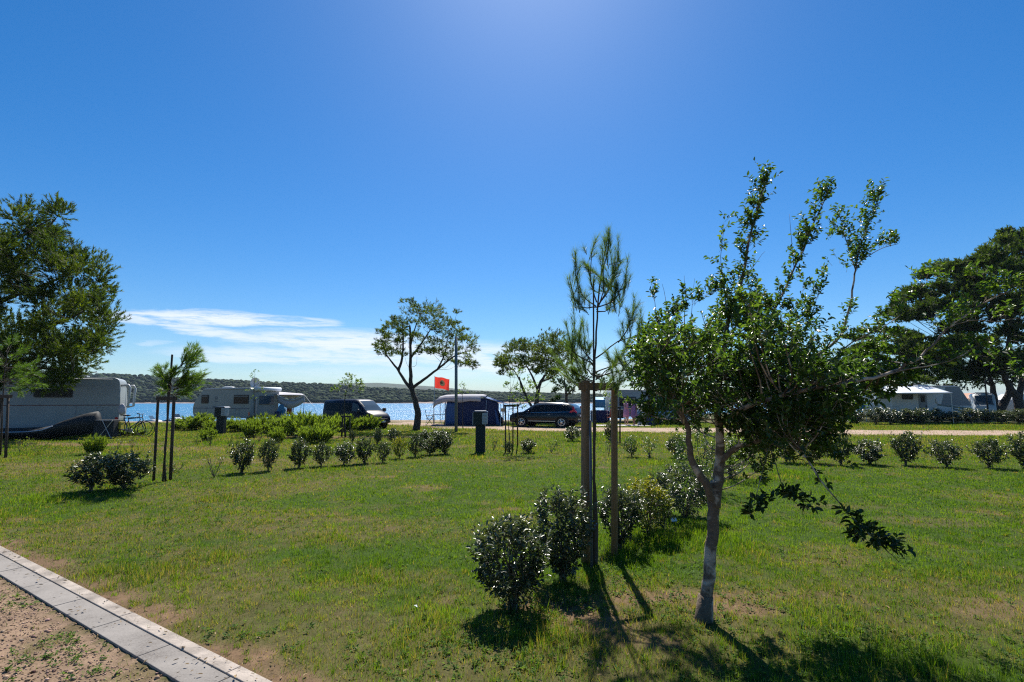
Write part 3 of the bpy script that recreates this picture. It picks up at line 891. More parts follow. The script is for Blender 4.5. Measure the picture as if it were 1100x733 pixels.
T.limb([A(775, 410, .1), A(802, 375, .15), A(830, 336, .2), A(856, 283, .2), A(876, 235, .2), A(892, 205, .2)], .016, .0025, 4, .004)
T.limb([A(853, 288, .2), A(850, 255, .2), A(848, 230, .2)], .003, .001, 3)
T.limb([A(735, 455, -.08), A(722, 432, .1), A(705, 410, .2), A(697, 380, .25)], .014, .004, 4)
T.limb([A(771, 440, .06), A(755, 410, .3), A(740, 375, .4), A(735, 345, .4)], .016, .004, 4)
T.limb([A(773, 455, .05), A(800, 438, -.3), A(840, 425, -.45), A(880, 416, -.5), A(922, 409, -.5), A(952, 402, -.5), A(980, 389, -.5), A(997, 377, -.5), A(1020, 352, -.5), A(1050, 330, -.5), (A(1085, 312, -.5))], .020, .004, 4, .004)
T.limb([A(840, 425, -.4), A(880, 398, -.3), A(915, 368, -.25), A(949, 352, -.25), A(972, 335, -.25)], .008, .002, 4, .003)
T.limb([A(952, 402, -.5), A(985, 395, -.55), A(1020, 388, -.6), A(1050, 372, -.6)], .006, .002, 4, .003)
T.limb([A(1020, 352, -.5), A(1040, 345, -.4), A(1075, 345, -.4), A(1110, 340, -.4)], .005, .002, 4, .003)
# long hanging shoots low on the right side
T.limb([A(848, 462, -.18), A(862, 485, -.5), A(885, 520, -.7), A(912, 552, -.8), A(940, 580, -.85), A(966, 604, -.85)], .006, .002, 4, .002)
T.limb([A(826, 470, -.1), A(824, 485, -.3), A(816, 520, -.5), A(806, 552, -.55)], .004, .0015, 4, .002)
T.limb([A(827, 472, -.1), A(833, 500, -.4), A(848, 535, -.6), A(872, 548, -.65)], .004, .0015, 4, .002)
T.limb([A(855, 462, -.18), A(880, 480, -.3), A(905, 500, -.35)], .004, .0015, 4, .002)
# rising leader twigs
for (path, r) in [([(783, 350), (778, 310), (774, 275), (778, 240)], .004), ([(707, 350), (703, 325), (700, 300)], .003), ([(735, 350), (737, 320), (735, 296)], .003), ([(742, 350), (744, 320), (746, 300)], .002), ([(712, 360), (716, 330), (712, 305)], .003),
                  ([(800, 372), (818, 340), (812, 300)], .004), ([(850, 380), (872, 340), (880, 310)], .004), ([(797, 300), (810, 285), (822, 270)], .002), ([(775, 395), (762, 360), (752, 335)], .006)]:
    T.limb([A(a, b_, .1) for a, b_ in path], r * 1.3, .001, 3, .003)
# leafy shoots along outer limbs: (path start, path end, count, leaf spread)
def leafy(path, dy, k, ln, nl=7, up=.5, t=.5, spread=1.0):
    P = sm([A(a, b_, dy) for a, b_ in path], 8)
    for _ in range(k):
        p = random.choice(P) + rv(.006); d = rv().normalized(); d.z = abs(d.z) * .8 + up
        T.twig(p, d, ln * random.uniform(.5, 1.2), .0013, nl, .3, t=t, t0=.25, spread=spread)
leafy([(782, 350), (797, 300), (808, 245), (822, 195)], .1, 100, .19, 10, t=.45)
leafy([(795, 340), (835, 330), (870, 350)], .1, 50, .16, 9, t=.5)
leafy([(700, 360), (735, 335), (775, 310)], .0, 60, .15, 9, t=.5)
leafy([(808, 245), (815, 215), (825, 190)], .1, 20, .10, 8, t=.5)
leafy([(783, 345), (778, 310), (774, 275), (778, 235)], .1, 30, .12, 8, t=.45)
leafy([(856, 283), (876, 235), (892, 203)], .2, 56, .14, 9, t=.5)
leafy([(830, 336), (856, 283)], .2, 14, .10, 7)
leafy([(850, 380), (872, 340), (880, 310)], .1, 24, .14, 8)
leafy([(870, 330), (885, 300), (896, 285)], .1, 10, .1, 7)
leafy([(921, 280), (931, 245), (944, 212)], .4, 44, .16, 8, t=.5)
leafy([(919, 292), (908, 255), (902, 230)], .4, 36, .15, 8, t=.5)
leafy([(925, 280), (945, 268), (968, 258)], .35, 30, .14, 8, t=.5)
leafy([(915, 300), (890, 265), (895, 250)], .4, 8, .1, 7, t=.5)
leafy([(806, 360), (830, 336), (856, 283), (870, 250)], .2, 46, .17, 9, t=.5)
leafy([(797, 300), (815, 320), (835, 345)], .15, 30, .16, 9, t=.5)
leafy([(880, 380), (901, 364), (912, 330)], .4, 24, .14, 9, t=.5)
leafy([(921, 278), (931, 245), (944, 212)], .4, 22, .18, 9, t=.55)
leafy([(858, 300), (868, 330), (872, 355)], .2, 22, .14, 8, t=.5)
leafy([(915, 368), (949, 352), (972, 332)], -.25, 18, .11, 8)
leafy([(880, 375), (915, 362), (940, 380)], -.2, 14, .11, 8)
leafy([(1010, 360), (1050, 330), (1090, 310)], -.5, 52, .15, 8, t=.62)
leafy([(965, 330), (990, 300), (1030, 300), (1060, 295)], -.4, 24, .12, 8, t=.6)
leafy([(1035, 345), (1075, 343), (1110, 338)], -.4, 24, .13, 8, t=.55)
leafy([(985, 395), (1020, 388), (1050, 372)], -.55, 24, .12, 8, up=0, t=.4)
leafy([(1060, 380), (1080, 395), (1100, 410)], -.4, 12, .12, 8, up=0, t=.45)
leafy([(940, 355), (960, 330), (985, 312)], -.3, 16, .12, 8, t=.5)
leafy([(700, 350), (703, 325), (700, 305)], .0, 12, .09, 6)
leafy([(735, 345), (737, 320), (735, 312)], .1, 10, .08, 6)
T.size = .05  # hanging sprays: larger leaves, low tint puts their backlit shade into the colour
leafy([(918, 560), (940, 578), (960, 598)], -.85, 24, .10, 8, up=-.2, t=.1, spread=1.0)
leafy([(925, 575), (945, 590)], -.85, 10, .10, 8, up=-.2, t=.1, spread=1.0)
leafy([(860, 483), (885, 520)], -.6, 5, .06, 5, up=-.3, t=.15)
leafy([(824, 535), (812, 542), (806, 555)], -.54, 14, .08, 7, up=-.2, t=.12)
leafy([(845, 530), (874, 545)], -.63, 17, .08, 7, up=-.2, t=.12)
leafy([(880, 480), (908, 500)], -.33, 12, .09, 6, up=-.2, t=.2)
T.size = .040
# the dense crown: clumps spread through an outline with depth
crown_poly = [(690, 405), (688, 370), (700, 345), (725, 345), (745, 358), (765, 345), (780, 318), (800, 312), (812, 335), (835, 345), (850, 362), (872, 378), (900, 392), (935, 400), (930, 425), (905, 440), (898, 465), (868, 480), (840, 468), (812, 492), (790, 478), (766, 468), (735, 462), (706, 440)]
def inpoly(x, y, P):
    c_ = False; j = len(P) - 1
    for i in range(len(P)):
        if (P[i][1] > y) != (P[j][1] > y) and x < (P[j][0] - P[i][0]) * (y - P[i][1]) / (P[j][1] - P[i][1]) + P[i][0]: c_ = not c_
        j = i
    return c_
cells = []
k = 0
while k < 235:
    x_, y_ = random.uniform(685, 940), random.uniform(310, 495)
    if inpoly(x_, y_, crown_poly):
        if (720 < x_ < 790 and y_ > 440 and random.random() < .75): continue
        if y_ < 365 and random.random() < .68: continue
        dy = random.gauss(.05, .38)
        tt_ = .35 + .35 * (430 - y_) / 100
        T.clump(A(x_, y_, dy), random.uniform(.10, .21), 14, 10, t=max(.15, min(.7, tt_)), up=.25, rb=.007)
        k += 1
for (x_, y_, dy, r) in [(885, 452, -.4, .15), (868, 468, -.4, .14), (850, 455, -.3, .15), (895, 440, -.3, .14), (700, 430, .2, .14), (690, 395, .3, .12), (690, 380, .2, .11), (695, 445, .1, .1), (940, 385, -.2, .12), (955, 365, -.2, .1), (935, 402, -.3, .13), (952, 410, -.4, .11), (922, 425, -.3, .13), (945, 395, -.3, .12), (968, 398, -.45, .09), (840, 480, -.2, .13), (800, 495, .2, .14), (815, 505, .35, .12)]:
    T.clump(A(x_, y_, dy), r, 20, 10, t=.45, up=.1, rb=.006)
print('front tree leaves', len(T.P))
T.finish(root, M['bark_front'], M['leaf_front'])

# ------------------------------------------------------------------ young pine with its timber frame
PB = GR(640, 606); PB.z = 0; PY = PB.y
def A2(px, py, dy=0.0): return AT(px, py, PY + dy)
root = thing('pine_sapling', 'young long-needled pine rising from a two-post timber frame among the front shrubs', 'tree', PB)
T = Plant('needle', .1, .1, 8)
T.limb([PB + Vector((0, 0, -.03)), A2(641, 580), A2(640, 540), A2(638, 500), A2(639, 450), A2(638, 410), A2(640, 370), A2(642, 330), A2(645, 300), A2(650, 270), A2(653, 255)], .020, .005, 3, .003)
def br(path, r, dy=0): return T.limb([A2(a, b_, dy * i / (len(path) - 1)) for i, (a, b_) in enumerate(path)], r, .003, 3, .004)
shoots = []
for (path, dy, e) in [
    ([(640, 329), (628, 320), (620, 305), (618, 285)], .1, (618, 272)), ([(641, 325), (634, 300), (636, 270)], -.1, (640, 258)), ([(645, 300), (652, 275), (655, 258)], 0, (654, 248)),
    ([(642, 330), (658, 300), (664, 275)], .1, (664, 258)), ([(642, 330), (660, 322), (672, 300)], -.15, (674, 280)), ([(642, 328), (655, 310), (658, 290)], .2, (656, 272)), ([(641, 330), (626, 330), (616, 318)], -.2, (612, 300)),
    ([(641, 335), (655, 332), (668, 322)], .25, (672, 302)), ([(641, 333), (648, 312), (648, 290)], -.25, (647, 268)),
    ([(639, 390), (624, 372), (617, 350)], .1, (616, 328)), ([(639, 392), (618, 380), (612, 365)], -.25, (608, 348)), ([(639, 395), (630, 380), (628, 365)], .3, (626, 345)),
    ([(640, 385), (664, 367), (682, 362), (690, 352)], .15, (688, 335)), ([(664, 368), (676, 350), (680, 335)], .1, (681, 320)), ([(640, 400), (660, 392), (680, 386)], -.2, (694, 372)), ([(640, 405), (668, 398), (688, 398)], .1, (704, 385)),
    ([(640, 408), (655, 395), (668, 380)], .2, (676, 365)), ([(639, 410), (620, 402), (606, 395)], -.1, (594, 380)), ([(639, 412), (625, 408), (612, 408)], .2, (600, 398)), ([(639, 405), (628, 395), (618, 385)], .35, (610, 372)),
    ([(640, 420), (655, 412), (668, 410)], -.3, (682, 400))]:
    bp_ = br(path, .008, dy); a = A2(*path[-1], dy); e = A2(*e, dy); shoots.append((a, e))
    for f_ in (.55, .8):
        s_ = bp_[int(f_ * (len(bp_) - 1))]; ln_ = random.uniform(.10, .17); shoots.append((s_, s_ + (Vector((random.gauss(0, .5), random.gauss(0, .5), 1)).normalized()) * ln_))
for (a, e) in shoots:
    d = (e - a); warm = a.z < 2.05
    T.tuft(a - d * .9, d, d.length * 2.0, 170, .115, .45 if not warm else .7, .62, r=.004)
    for _ in range(2):
        s_ = a - d * random.uniform(.1, .9); dd = (d.normalized() + rv(.45)).normalized()
        T.tuft(s_ + rv(.02), dd, d.length * 1.0, 60, .10, .4, .7, r=.003)
T.finish(root, M['bark_pine'], M['needle_near'], nw=.0032)

def frame(name, label, posts, rails, mat_, cat='tree stakes', group=None, round_=True):
    """posts: list of (base, top, r); rails: list of (a, b, thickness)"""
    root = thing(name, label, cat, posts[0][0], 0, group); off = root.location
    for (a, b_, r) in posts:
        MB().tube([a, a.lerp(b_, .5), b_ - Vector((0, 0, .01)), b_], [r, r * .98, r, r * .85], 12 if round_ else 4).build('post', mat_, root, True, off=off)
    for (a, b_, r) in rails:
        d = b_ - a; ang = math.atan2(d.y, d.x)
        MB().box((a + b_) / 2, (d.length, r * .5, r * 1.6), ang).build('rail', mat_, root, bevel=.003, off=off)
    return root
b1 = g3(629, 604, -.05); t1 = AT(629, 409, b1.y); b2 = g3(660, 598, -.05); t2 = AT(660, 414, b2.y)
b3 = g3(633, 585, -.05); t3 = AT(634, 411, b3.y)
frame('stake_frame', 'pair of thick round timber posts joined by a rail around the front pine', [(b1, t1, .048), (b2, t2, .036)],
      [(AT(622, 414, b1.y - .07), AT(664, 417, b2.y - .05), .05)], M['timber'])
cane_b = g3(637, 606, -.03) + Vector((.0, -.06, 0))
o = MB().tube([cane_b, AT(637.5, 300, cane_b.y)], [.011, .008], 8).build('support_cane', M['timber_dark'], None, True); tag(o, 'long thin dark cane tied upright against the front pine', 'cane')
o = MB().tube([g3(634, 606, -.03) + Vector((0, -.1, 0)), AT(634, 452, b1.y - .06)], [.015, .014], 10).build('pipe', M['pvc'], None, True); tag(o, 'slim pale pipe standing between the pine stem and the thick post', 'pipe')

# ------------------------------------------------------------------ shrubs
def make_shrub(h, w, n_stem, ntw, nl, size, leafm, label, base, group=None, dense=.5, t=.45, vase=.35, name='shrub', seed=None, aspect=.48):
    if seed is not None: random.seed(seed)
    root = thing(name, label, 'shrub', base, 0, group)
    P = Plant('leaf', size, aspect, 5); base = Vector(base)
    tips = []
    for k in range(n_stem):
        a = 6.283 * k / n_stem + random.uniform(-.4, .4); q_ = random.uniform(.25, 1)
        tip = base + Vector((math.cos(a) * w * .5 * q_ * .8, math.sin(a) * w * .5 * q_ * .8, h * random.uniform(.62, .86) * (1.08 - .25 * q_)))
        m_ = base.lerp(tip, .45) + Vector((-math.cos(a), -math.sin(a), 0)) * w * .09 * q_ + rv(.01)
        P.limb([base + Vector((math.cos(a), math.sin(a), 0)) * .02 - Vector((0, 0, .02)), m_, tip], .008 + .004 * h, .003, 4, .004)
        tips.append(tip)
    for k in range(ntw):
        u_ = rv().normalized(); rr_ = random.uniform(dense, 1) ** .6
        f = (u_.z * rr_ + 1) / 2      # 0 bottom .. 1 top
        wid = w * .5 * (vase + (1 - vase) * min(1, f * 1.9)) * (1 if f < .75 else 1 - (f - .75) * .9)
        lump = .68 + .58 * float(vn(math.atan2(u_.y, u_.x) * 1.7 + 9, f * 3.5, int(h * 1000) % 97))
        c_ = base + Vector((u_.x * rr_ * wid * lump, u_.y * rr_ * wid * lump, h * (.05 + .87 * f) * (.88 + .17 * lump)))
        d = (c_ - base - Vector((0, 0, h * .25))).normalized() + rv(.35) + Vector((0, 0, .5))
        ln = random.uniform(.08, .17) * (h / .8) ** .5
        b_ = P.near(c_)
        if b_ and random.random() < .35: P.w.tube([b_[0], b_[0].lerp(c_, .5) + rv(.01), c_], [.003, .0025, .0015], 3, cap=False)
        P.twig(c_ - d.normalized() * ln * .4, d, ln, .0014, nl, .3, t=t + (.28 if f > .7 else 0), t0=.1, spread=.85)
    for k in range(9):
        a = random.uniform(0, 6.283); q_ = random.uniform(0, .42)
        s0 = base + Vector((math.cos(a) * w * q_, math.sin(a) * w * q_, h * random.uniform(.55, .78)))
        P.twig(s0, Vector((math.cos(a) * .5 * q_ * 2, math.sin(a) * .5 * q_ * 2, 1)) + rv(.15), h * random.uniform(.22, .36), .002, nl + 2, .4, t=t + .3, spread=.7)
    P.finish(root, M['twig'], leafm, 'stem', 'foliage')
    return root
SHG = 'shrubs planted in the front row by the staked pine'
def shrub_at(px, py, toppy, wpx, **kw):
    b_ = g3(px, py, -.01); d = b_.y
    h = AT(px, toppy, d).z - b_.z; w = wpx / FPX * d
    return make_shrub(h, w, base=b_, **kw)
shrub_at(550, 655, 556, 84, n_stem=9, ntw=330, nl=9, size=.048, leafm=M['leaf_shrub'], label='dark glossy shrub standing nearest the camera, left of the timber posts', group=SHG, seed=1, name='shrub')
shrub_at(605, 625, 524, 64, n_stem=9, ntw=310, nl=9, size=.048, leafm=M['leaf_shrub'], label='tall dark glossy shrub pressed against the thick timber post', group=SHG, seed=2)
shrub_at(666, 590, 520, 46, n_stem=7, ntw=240, nl=9, size=.045, leafm=M['leaf_shrub'], label='narrow dark shrub behind the thinner timber post', group=SHG, seed=3)
shrub_at(697, 578, 514, 46, n_stem=7, ntw=210, nl=9, size=.045, leafm=M['leaf_yellow'], label='yellow-green shrub between two dark ones right of the timber posts', group=SHG, seed=4)
shrub_at(736, 556, 501, 68, n_stem=8, ntw=330, nl=9, size=.046, leafm=M['leaf_shrub'], label='wide pale-tipped shrub just left of the patchy tree trunk', group=SHG, seed=5)
shrub_at(712, 568, 508, 40, n_stem=6, ntw=150, nl=9, size=.045, leafm=M['leaf_shrub'], label='small dark shrub tucked behind the yellow-green one', group=SHG, seed=6)
shrub_at(752, 528, 455, 66, n_stem=7, ntw=240, nl=9, size=.045, leafm=M['leaf_shrub_green'], label='green shrub seen through the fork of the patchy tree', group=SHG, seed=7)
shrub_at(785, 515, 466, 54, n_stem=6, ntw=190, nl=9, size=.045, leafm=M['leaf_shrub'], label='dark shrub in the shade just right of the forked trunk', group=SHG, seed=8)

# prototypes for the small shrubs further off, copied with their parts
protos = []
for k in range(5):
    random.seed(40 + k)
    protos.append(make_shrub(.8, .85 if k % 2 else .72, 7, 190, 8, .066, M['leaf_shrub'], 'x', (0, 0, 0), dense=.35, seed=40 + k))
protoG = make_shrub(.75, .7, 6, 110, 7, .06, M['leaf_shrub_green'], 'x', (0, 0, 0), dense=.35, seed=47)
protoY = make_shrub(.6, .9, 6, 150, 7, .065, M['leaf_yellow'], 'x', (0, 0, 0), dense=.35, seed=48)
protoS = make_shrub(.8, .62, 7, 50, 6, .05, M['leaf_shrub_green'], 'x', (0, 0, 0), dense=.3, seed=49)
used = set()
def place(proto, px, py, toppy, wpx, label, group, ref=(.8, .78), name=None, cat=None):
    b_ = g3(px, py, -.01); d = b_.y
    h = max(.2, AT(px, toppy, d).z - b_.z); w = wpx / FPX * d
    if proto.name in used:
        r = proto.copy(); COL.objects.link(r)
        for ch in list(proto.children):
            c_ = ch.copy(); COL.objects.link(c_); c_.parent = r
    else: r = proto; used.add(proto.name)
    r.location = b_; r.rotation_euler = (random.gauss(0, .07), random.gauss(0, .07), random.uniform(0, 6.28)); s_ = w / ref[1] * random.uniform(.82, 1.2); h *= random.uniform(.8, 1.14)
    r.scale = (s_, s_, h / ref[0]); r['label'] = label
    if cat: r['category'] = cat
    if group: r['group'] = group
    elif 'group' in r.keys(): del r['group']
    return r
ORD = ['first', 'second', 'third', 'fourth', 'fifth', 'sixth', 'seventh', 'eighth', 'ninth', 'tenth', 'eleventh', 'twelfth', 'thirteenth', 'fourteenth', 'fifteenth']
random.seed(5)
LG = 'clipped shrubs in the row on the left lawn'
place(protos[3], 97, 529, 490, 46, 'wide white-flecked shrub left of the three tall stakes', LG)
place(protos[1], 133, 526, 487, 42, 'upright white-flecked shrub nearest the three tall stakes', LG)
rowL = [(260, 508, 472, 31), (288, 506, 475, 23), (321, 503, 472, 30), (345, 501, 472, 22), (369, 500, 475, 22), (391, 498, 473, 22), (411, 497, 471, 18), (429, 493, 471, 20), (446, 491, 464, 20), (462, 489, 466, 20), (478, 488, 460, 24)]
for i, (a, b_, c_, w_) in enumerate(rowL):
    lab = f'white-flecked shrub, {ORD[i]} from the left in the row ending at the grey pole'
    if i == len(rowL) - 1: lab = 'white-flecked shrub at the foot of the grey pole'
    if i == 0: lab = 'largest white-flecked shrub, beginning the row that ends at the grey pole'
    if i == 7: place(protoY, a, b_, c_, w_ + 4, 'yellow-leaved low shrub in the row ending at the grey pole', LG, (.6, .9))
    else: place(protos[i % 5], a, b_, c_, w_, lab, LG)
RG = 'clipped shrubs in the row on the right lawn'
rowR = [(845, 497, 466, 30), (872, 498, 466, 28), (903, 500, 467, 26), (935, 499, 467, 29), (973, 500, 467, 33), (1017, 502, 467, 32), (1062, 503, 464, 34), (1103, 504, 466, 36)]
for i, (a, b_, c_, w_) in enumerate(rowR):
    lab = f'dark rounded shrub, {ORD[i]} from the patchy tree in the row on the right lawn'
    if i == 7: lab = 'dark rounded shrub cut by the right edge of the photo'
    place(protos[(i * 2 + 1) % 5], a, b_, c_, w_, lab, RG)
for i, (a, b_, c_, w_) in enumerate([(405, 478, 462, 14), (423, 477, 461, 17), (379, 476, 461, 9), (455, 476, 464, 15), (470, 474, 463, 16)]):
    place(protos[(i + 2) % 5], a, b_, c_, w_, ['small round shrub behind the row, left of the leaning pine', 'darkest small shrub behind the row by the leaning pine', 'tiny shrub at the foot of the slim lollipop sapling', 'small shrub just right of the leaning pine trunk', 'small shrub behind the row close to the grey pole'][i], 'small shrubs behind the left row')
for i, (a, b_, c_, w_) in enumerate([(547, 487, 473, 12), (568, 487, 470, 20), (615, 474, 457, 18), (656, 475, 455, 16)]):
    place(protos[(i + 1) % 5], a, b_, c_, w_, ['small shrub at the foot of the three thin stakes', 'small pale-tipped shrub right of the three thin stakes', 'small shrub beside the thick timber post, near the car', 'small shrub seen between the two timber posts'][i], 'small shrubs by the dark car')
place(protoG, 679, 491, 470, 20, 'thin green shrub just right of the thinner timber post', None, (.75, .7))
place(protoS, 698, 492, 469, 22, 'sparse yellowish shrub left of the patchy tree on the far lawn', None, (.8, .62))
place(protos[0], 726, 492, 466, 22, 'small dark shrub half hidden by the left stem of the patchy tree', None)
# hedge by the right caravan
hx = [884, 903, 921, 941, 957, 975, 990, 1008, 1025, 1043, 1060, 1077, 1095, 1112]
for i, a in enumerate(hx):
    lab = f'dark shrub, {ORD[i]} from the left in the hedge row before the awning caravan'
    place(protos[i % 5], a, 456 if i < 7 else 455.3, 438.5 + (i % 3) * .6, 23, lab, 'hedge shrubs before the awning caravan')
hx2 = [895, 930, 965, 1000]

# feathery bushes before the small caravan
def feather(base, h, w, n, label, group, seed=0, m='feather'):
    random.seed(seed)
    root = thing('feathery_bush', label, 'bush', base, 0, group)
    P = Plant('needle', .12, .1, 4); base = Vector(base)
    for k in range(n):
        a = random.uniform(0, 6.283); q_ = random.random() ** .6
        b0 = base + Vector((math.cos(a), math.sin(a), 0)) * w * .28 * q_
        d = Vector((math.cos(a) * .45 * q_, math.sin(a) * .45 * q_, 1)) + rv(.12)
        ln = h * random.uniform(.55, 1.05) * (1.05 - .35 * q_)
        tip = b0 + d.normalized() * ln
        P.w.tube([b0 - Vector((0, 0, .03)), b0.lerp(tip, .5) + rv(.02), tip], [.007, .004, .002], 3, cap=False)
        for j in range(8):
            f = random.uniform(.15, 1)
            P.tuft(b0.lerp(tip, f * .92), d.normalized() + rv(.2) + Vector((0, 0, .4)), .14, 10, .18, .5, .42, tube=False)
    P.finish(root, M['twig'], M[m], 'stem', 'foliage', nw=.024)
    return root
fb = [feather((0, 0, 0), 1.0, 1.0, 80, 'x', None, 60 + k) for k in range(3)]
FG = 'feathery bushes in front of the small caravan'
fl = [(212, 462, 444, 30), (232, 465, 448, 26), (255, 464, 448, 28), (283, 466, 447, 26), (303, 468, 450, 28), (326, 470, 444, 30), (345, 470, 444, 30), (368, 464, 442, 30), (318, 460, 440, 26), (395, 462, 446, 22), (270, 470, 452, 20), (340, 476, 452, 30), (222, 474, 460, 16), (298, 476, 460, 18), (205, 455, 446, 22)]
flab = ['feathery green bush under the caravan front window', 'feathery green bush left of the hidden power box', 'feathery green bush right of the left power box', 'feathery bush at the foot of the thin double-stemmed sapling', 'feathery bush below the caravan rear window', 'tallest feathery bush below the grey awning', 'feathery bush left of the dark van', 'feathery bush in front of the dark van side', 'feathery bush behind the others under the awning', 'rounded bush at the nose of the dark van', 'low feathery bush in front of the sapling', 'broad feathery bush nearest the shrub row, left of the van', 'small feathery tuft by the stakes, front of the bush line', 'small feathery tuft in front of the caravan rear', 'leftmost feathery bush by the caravan drawbar']
for i, (a, b_, c_, w_) in enumerate(fl):
    place(fb[i % 3], a, b_, c_, w_, flab[i], FG, (1.0, .95))
for i, (a, b_, c_, w_, l_) in enumerate([(12, 486, 470, 0, ''), (73, 466, 452, 16, 'small green bush under the covered boat bow'), (102, 488, 468, 20, 'green tufty bush right of the covered boat on the open grass'), (58, 466, 455, 18, 'small bush below the covered boat middle'), (190, 462, 452, 14, 'yellowish tuft behind the three tall stakes'), (140, 468, 458, 24, 'low bush growing round the bicycle wheels')]):
    if w_: place(fb[i % 3], a, b_, c_, w_, l_, 'small bushes by the long caravan', (1.0, .95))
def sparse(px, py, top, w, label, name='dry_shrub', lf=5, m='leaf_shrub_green', seed=0):
    random.seed(seed + int(px))
    b_ = g3(px, py, -.01); d = b_.y; h = AT(px, top, d).z - b_.z; w = w / FPX * d
    root = thing(name, label, 'shrub', b_); P = Plant('leaf', .05, .4, 4)
    for k in range(7):
        a = random.uniform(0, 6.283); tip = b_ + Vector((math.cos(a) * w * .5, math.sin(a) * w * .5, h * random.uniform(.6, 1)))
        P.limb([b_, b_.lerp(tip, .5) + rv(.03), tip], .007, .003, 3)
        for j in range(lf): P.twig(b_.lerp(tip, random.uniform(.5, 1)), Vector((math.cos(a) * .6, math.sin(a) * .6, 1)) + rv(.4), .12, .002, 4, t=.5)
    P.finish(root, M['twig'], M[m], 'stem', 'foliage')
sparse(230, 513, 486, 18, 'nearly leafless reddish twiggy shrub right of the three stakes', lf=1)
sparse(42, 488, 470, 22, 'thin open shrub on the grass before the covered boat', lf=3, m='feather')
sparse(22, 487, 472, 10, 'tiny thin shrub beside the leftmost stake', lf=2, m='feather')
sparse(126, 483, 470, 9, 'little yellow-topped seedling in two sprigs before the bicycle', lf=2, m='leaf_yellow')
sparse(142, 482, 468, 7, 'little yellow-topped seedling right of the twin sprigs', lf=2, m='leaf_yellow')
sparse(654, 489, 468, 8, 'bare twiggy seedling between the two timber posts', lf=1)
sparse(592, 487, 474, 14, 'low straggly shrub on the lawn before the dark car', lf=3)
sparse(187, 508, 500, 14, 'tiny leafy sprout at the foot of the three tall stakes', lf=3)
sparse(530, 484, 470, 10, 'thin weedy shrub right of the green power box', lf=2)
for i, (a, b_, t_) in enumerate([(212, 478, 466), (226, 479, 467), (246, 480, 466), (278, 475, 463)]):
    sparse(a, b_, t_, 8, ['small dark sapling tuft left in the line before the bushes', 'second small tuft in the line before the bushes', 'pale tuft before the left power box', 'small tuft below the double-stemmed sapling'][i], 'small_shrub', lf=3, m='feather')

# ------------------------------------------------------------------ staked saplings
def pts_at(P, Y, dy=0): return [AT(a, b_, Y + dy) for a, b_ in P]
# three tall stakes, wind-bent pine sapling
b_ = g3(178, 517); Y = b_.y
frame('stake_frame', 'three tall dark stakes with a cross rail around the wind-bent pine sapling', [(g3(165, 517, -.02), AT(170, 427, Y), .026), (g3(183, 516, -.02), AT(187, 427, Y - .1), .030), (g3(175, 518, -.02), AT(185, 381, Y + .1), .020)],
      [(AT(168, 428, Y), AT(190, 428, Y - .1), .05)], M['timber_dark'])
root = thing('pine_sapling', 'wind-bent bright green pine sapling inside three tall stakes', 'tree', b_)
T = Plant('needle', .1, .1, 6)
T.limb([b_] + pts_at([(177, 490), (179, 460), (180, 430), (182, 410), (188, 398), (198, 390)], Y, .05), .022, .008, 3, .004)
for (a, e) in [((198, 392), (213, 378)), ((195, 393), (205, 375)), ((196, 398), (212, 388)), ((183, 412), (172, 403)), ((183, 415), (176, 396)), ((186, 415), (205, 408)), ((186, 418), (214, 408)), ((184, 420), (172, 416)), ((188, 410), (200, 402)), ((186, 425), (205, 420)), ((182, 405), (190, 398)), ((190, 412), (218, 404))]:
    for _ in range(7):
        s_ = AT(a[0] + random.gauss(0, 1.5), a[1] + random.gauss(0, 1.5), Y + random.gauss(0, .12)); e_ = AT(e[0] + random.gauss(0, 3), e[1] + random.gauss(0, 3), Y + random.gauss(0, .18))
        T.w.tube([s_, e_], [.006, .003], 4, cap=False)
        for j in range(6):
            T.tuft(s_.lerp(e_, random.uniform(.1, 1)), (e_ - s_).normalized() + rv(.3), .12, 26, .10, .6, .6, tube=False)
T.finish(root, M['bark_dark'], M['needle_bright'], nw=.007)
# far left sapling
b_ = g3(5, 491); Y = b_.y
frame('stake_frame', 'two dark stakes around the leftmost pine sapling before the long caravan', [(g3(6, 492, -.02), AT(9, 424, Y), .035), (g3(-3, 490, -.02), AT(1, 424, Y), .03)], [(AT(-1, 426, Y - .04), AT(13, 426, Y - .04), .06)], M['timber_dark'])
root = thing('pine_sapling', 'yellow-green pine sapling in front of the long caravan at the left edge', 'tree', g3(0, 489))
T = Plant('needle', .1, .1, 6)
T.limb([g3(0, 489)] + pts_at([(2, 460), (3, 430), (5, 400), (8, 375)], Y, .05), .03, .010, 3, .004)
for (a, e) in [((6, 380), (12, 364)), ((5, 385), (-5, 368)), ((6, 392), (25, 375)), ((6, 395), (-8, 385)), ((5, 402), (30, 393)), ((5, 405), (20, 402)), ((5, 410), (38, 402)), ((5, 412), (30, 415)), ((5, 415), (45, 412)), ((4, 418), (22, 422)), ((4, 410), (-10, 405)), ((5, 398), (40, 390))]:
    for _ in range(3):
        s_ = AT(a[0] + random.gauss(0, 1.5), a[1] + random.gauss(0, 1.5), Y + random.gauss(0, .15)); e_ = AT(e[0] + random.gauss(0, 3), e[1] + random.gauss(0, 3), Y + random.gauss(0, .3))
        T.w.tube([s_, e_], [.008, .003], 4, cap=False)
        for j in range(8):
            T.tuft(s_.lerp(e_, random.uniform(.25, 1)), (e_ - s_).normalized() + rv(.4), .15, 18, .12, .45, .6, tube=False)
T.finish(root, M['bark_dark'], M['needle_bright'], nw=.010)

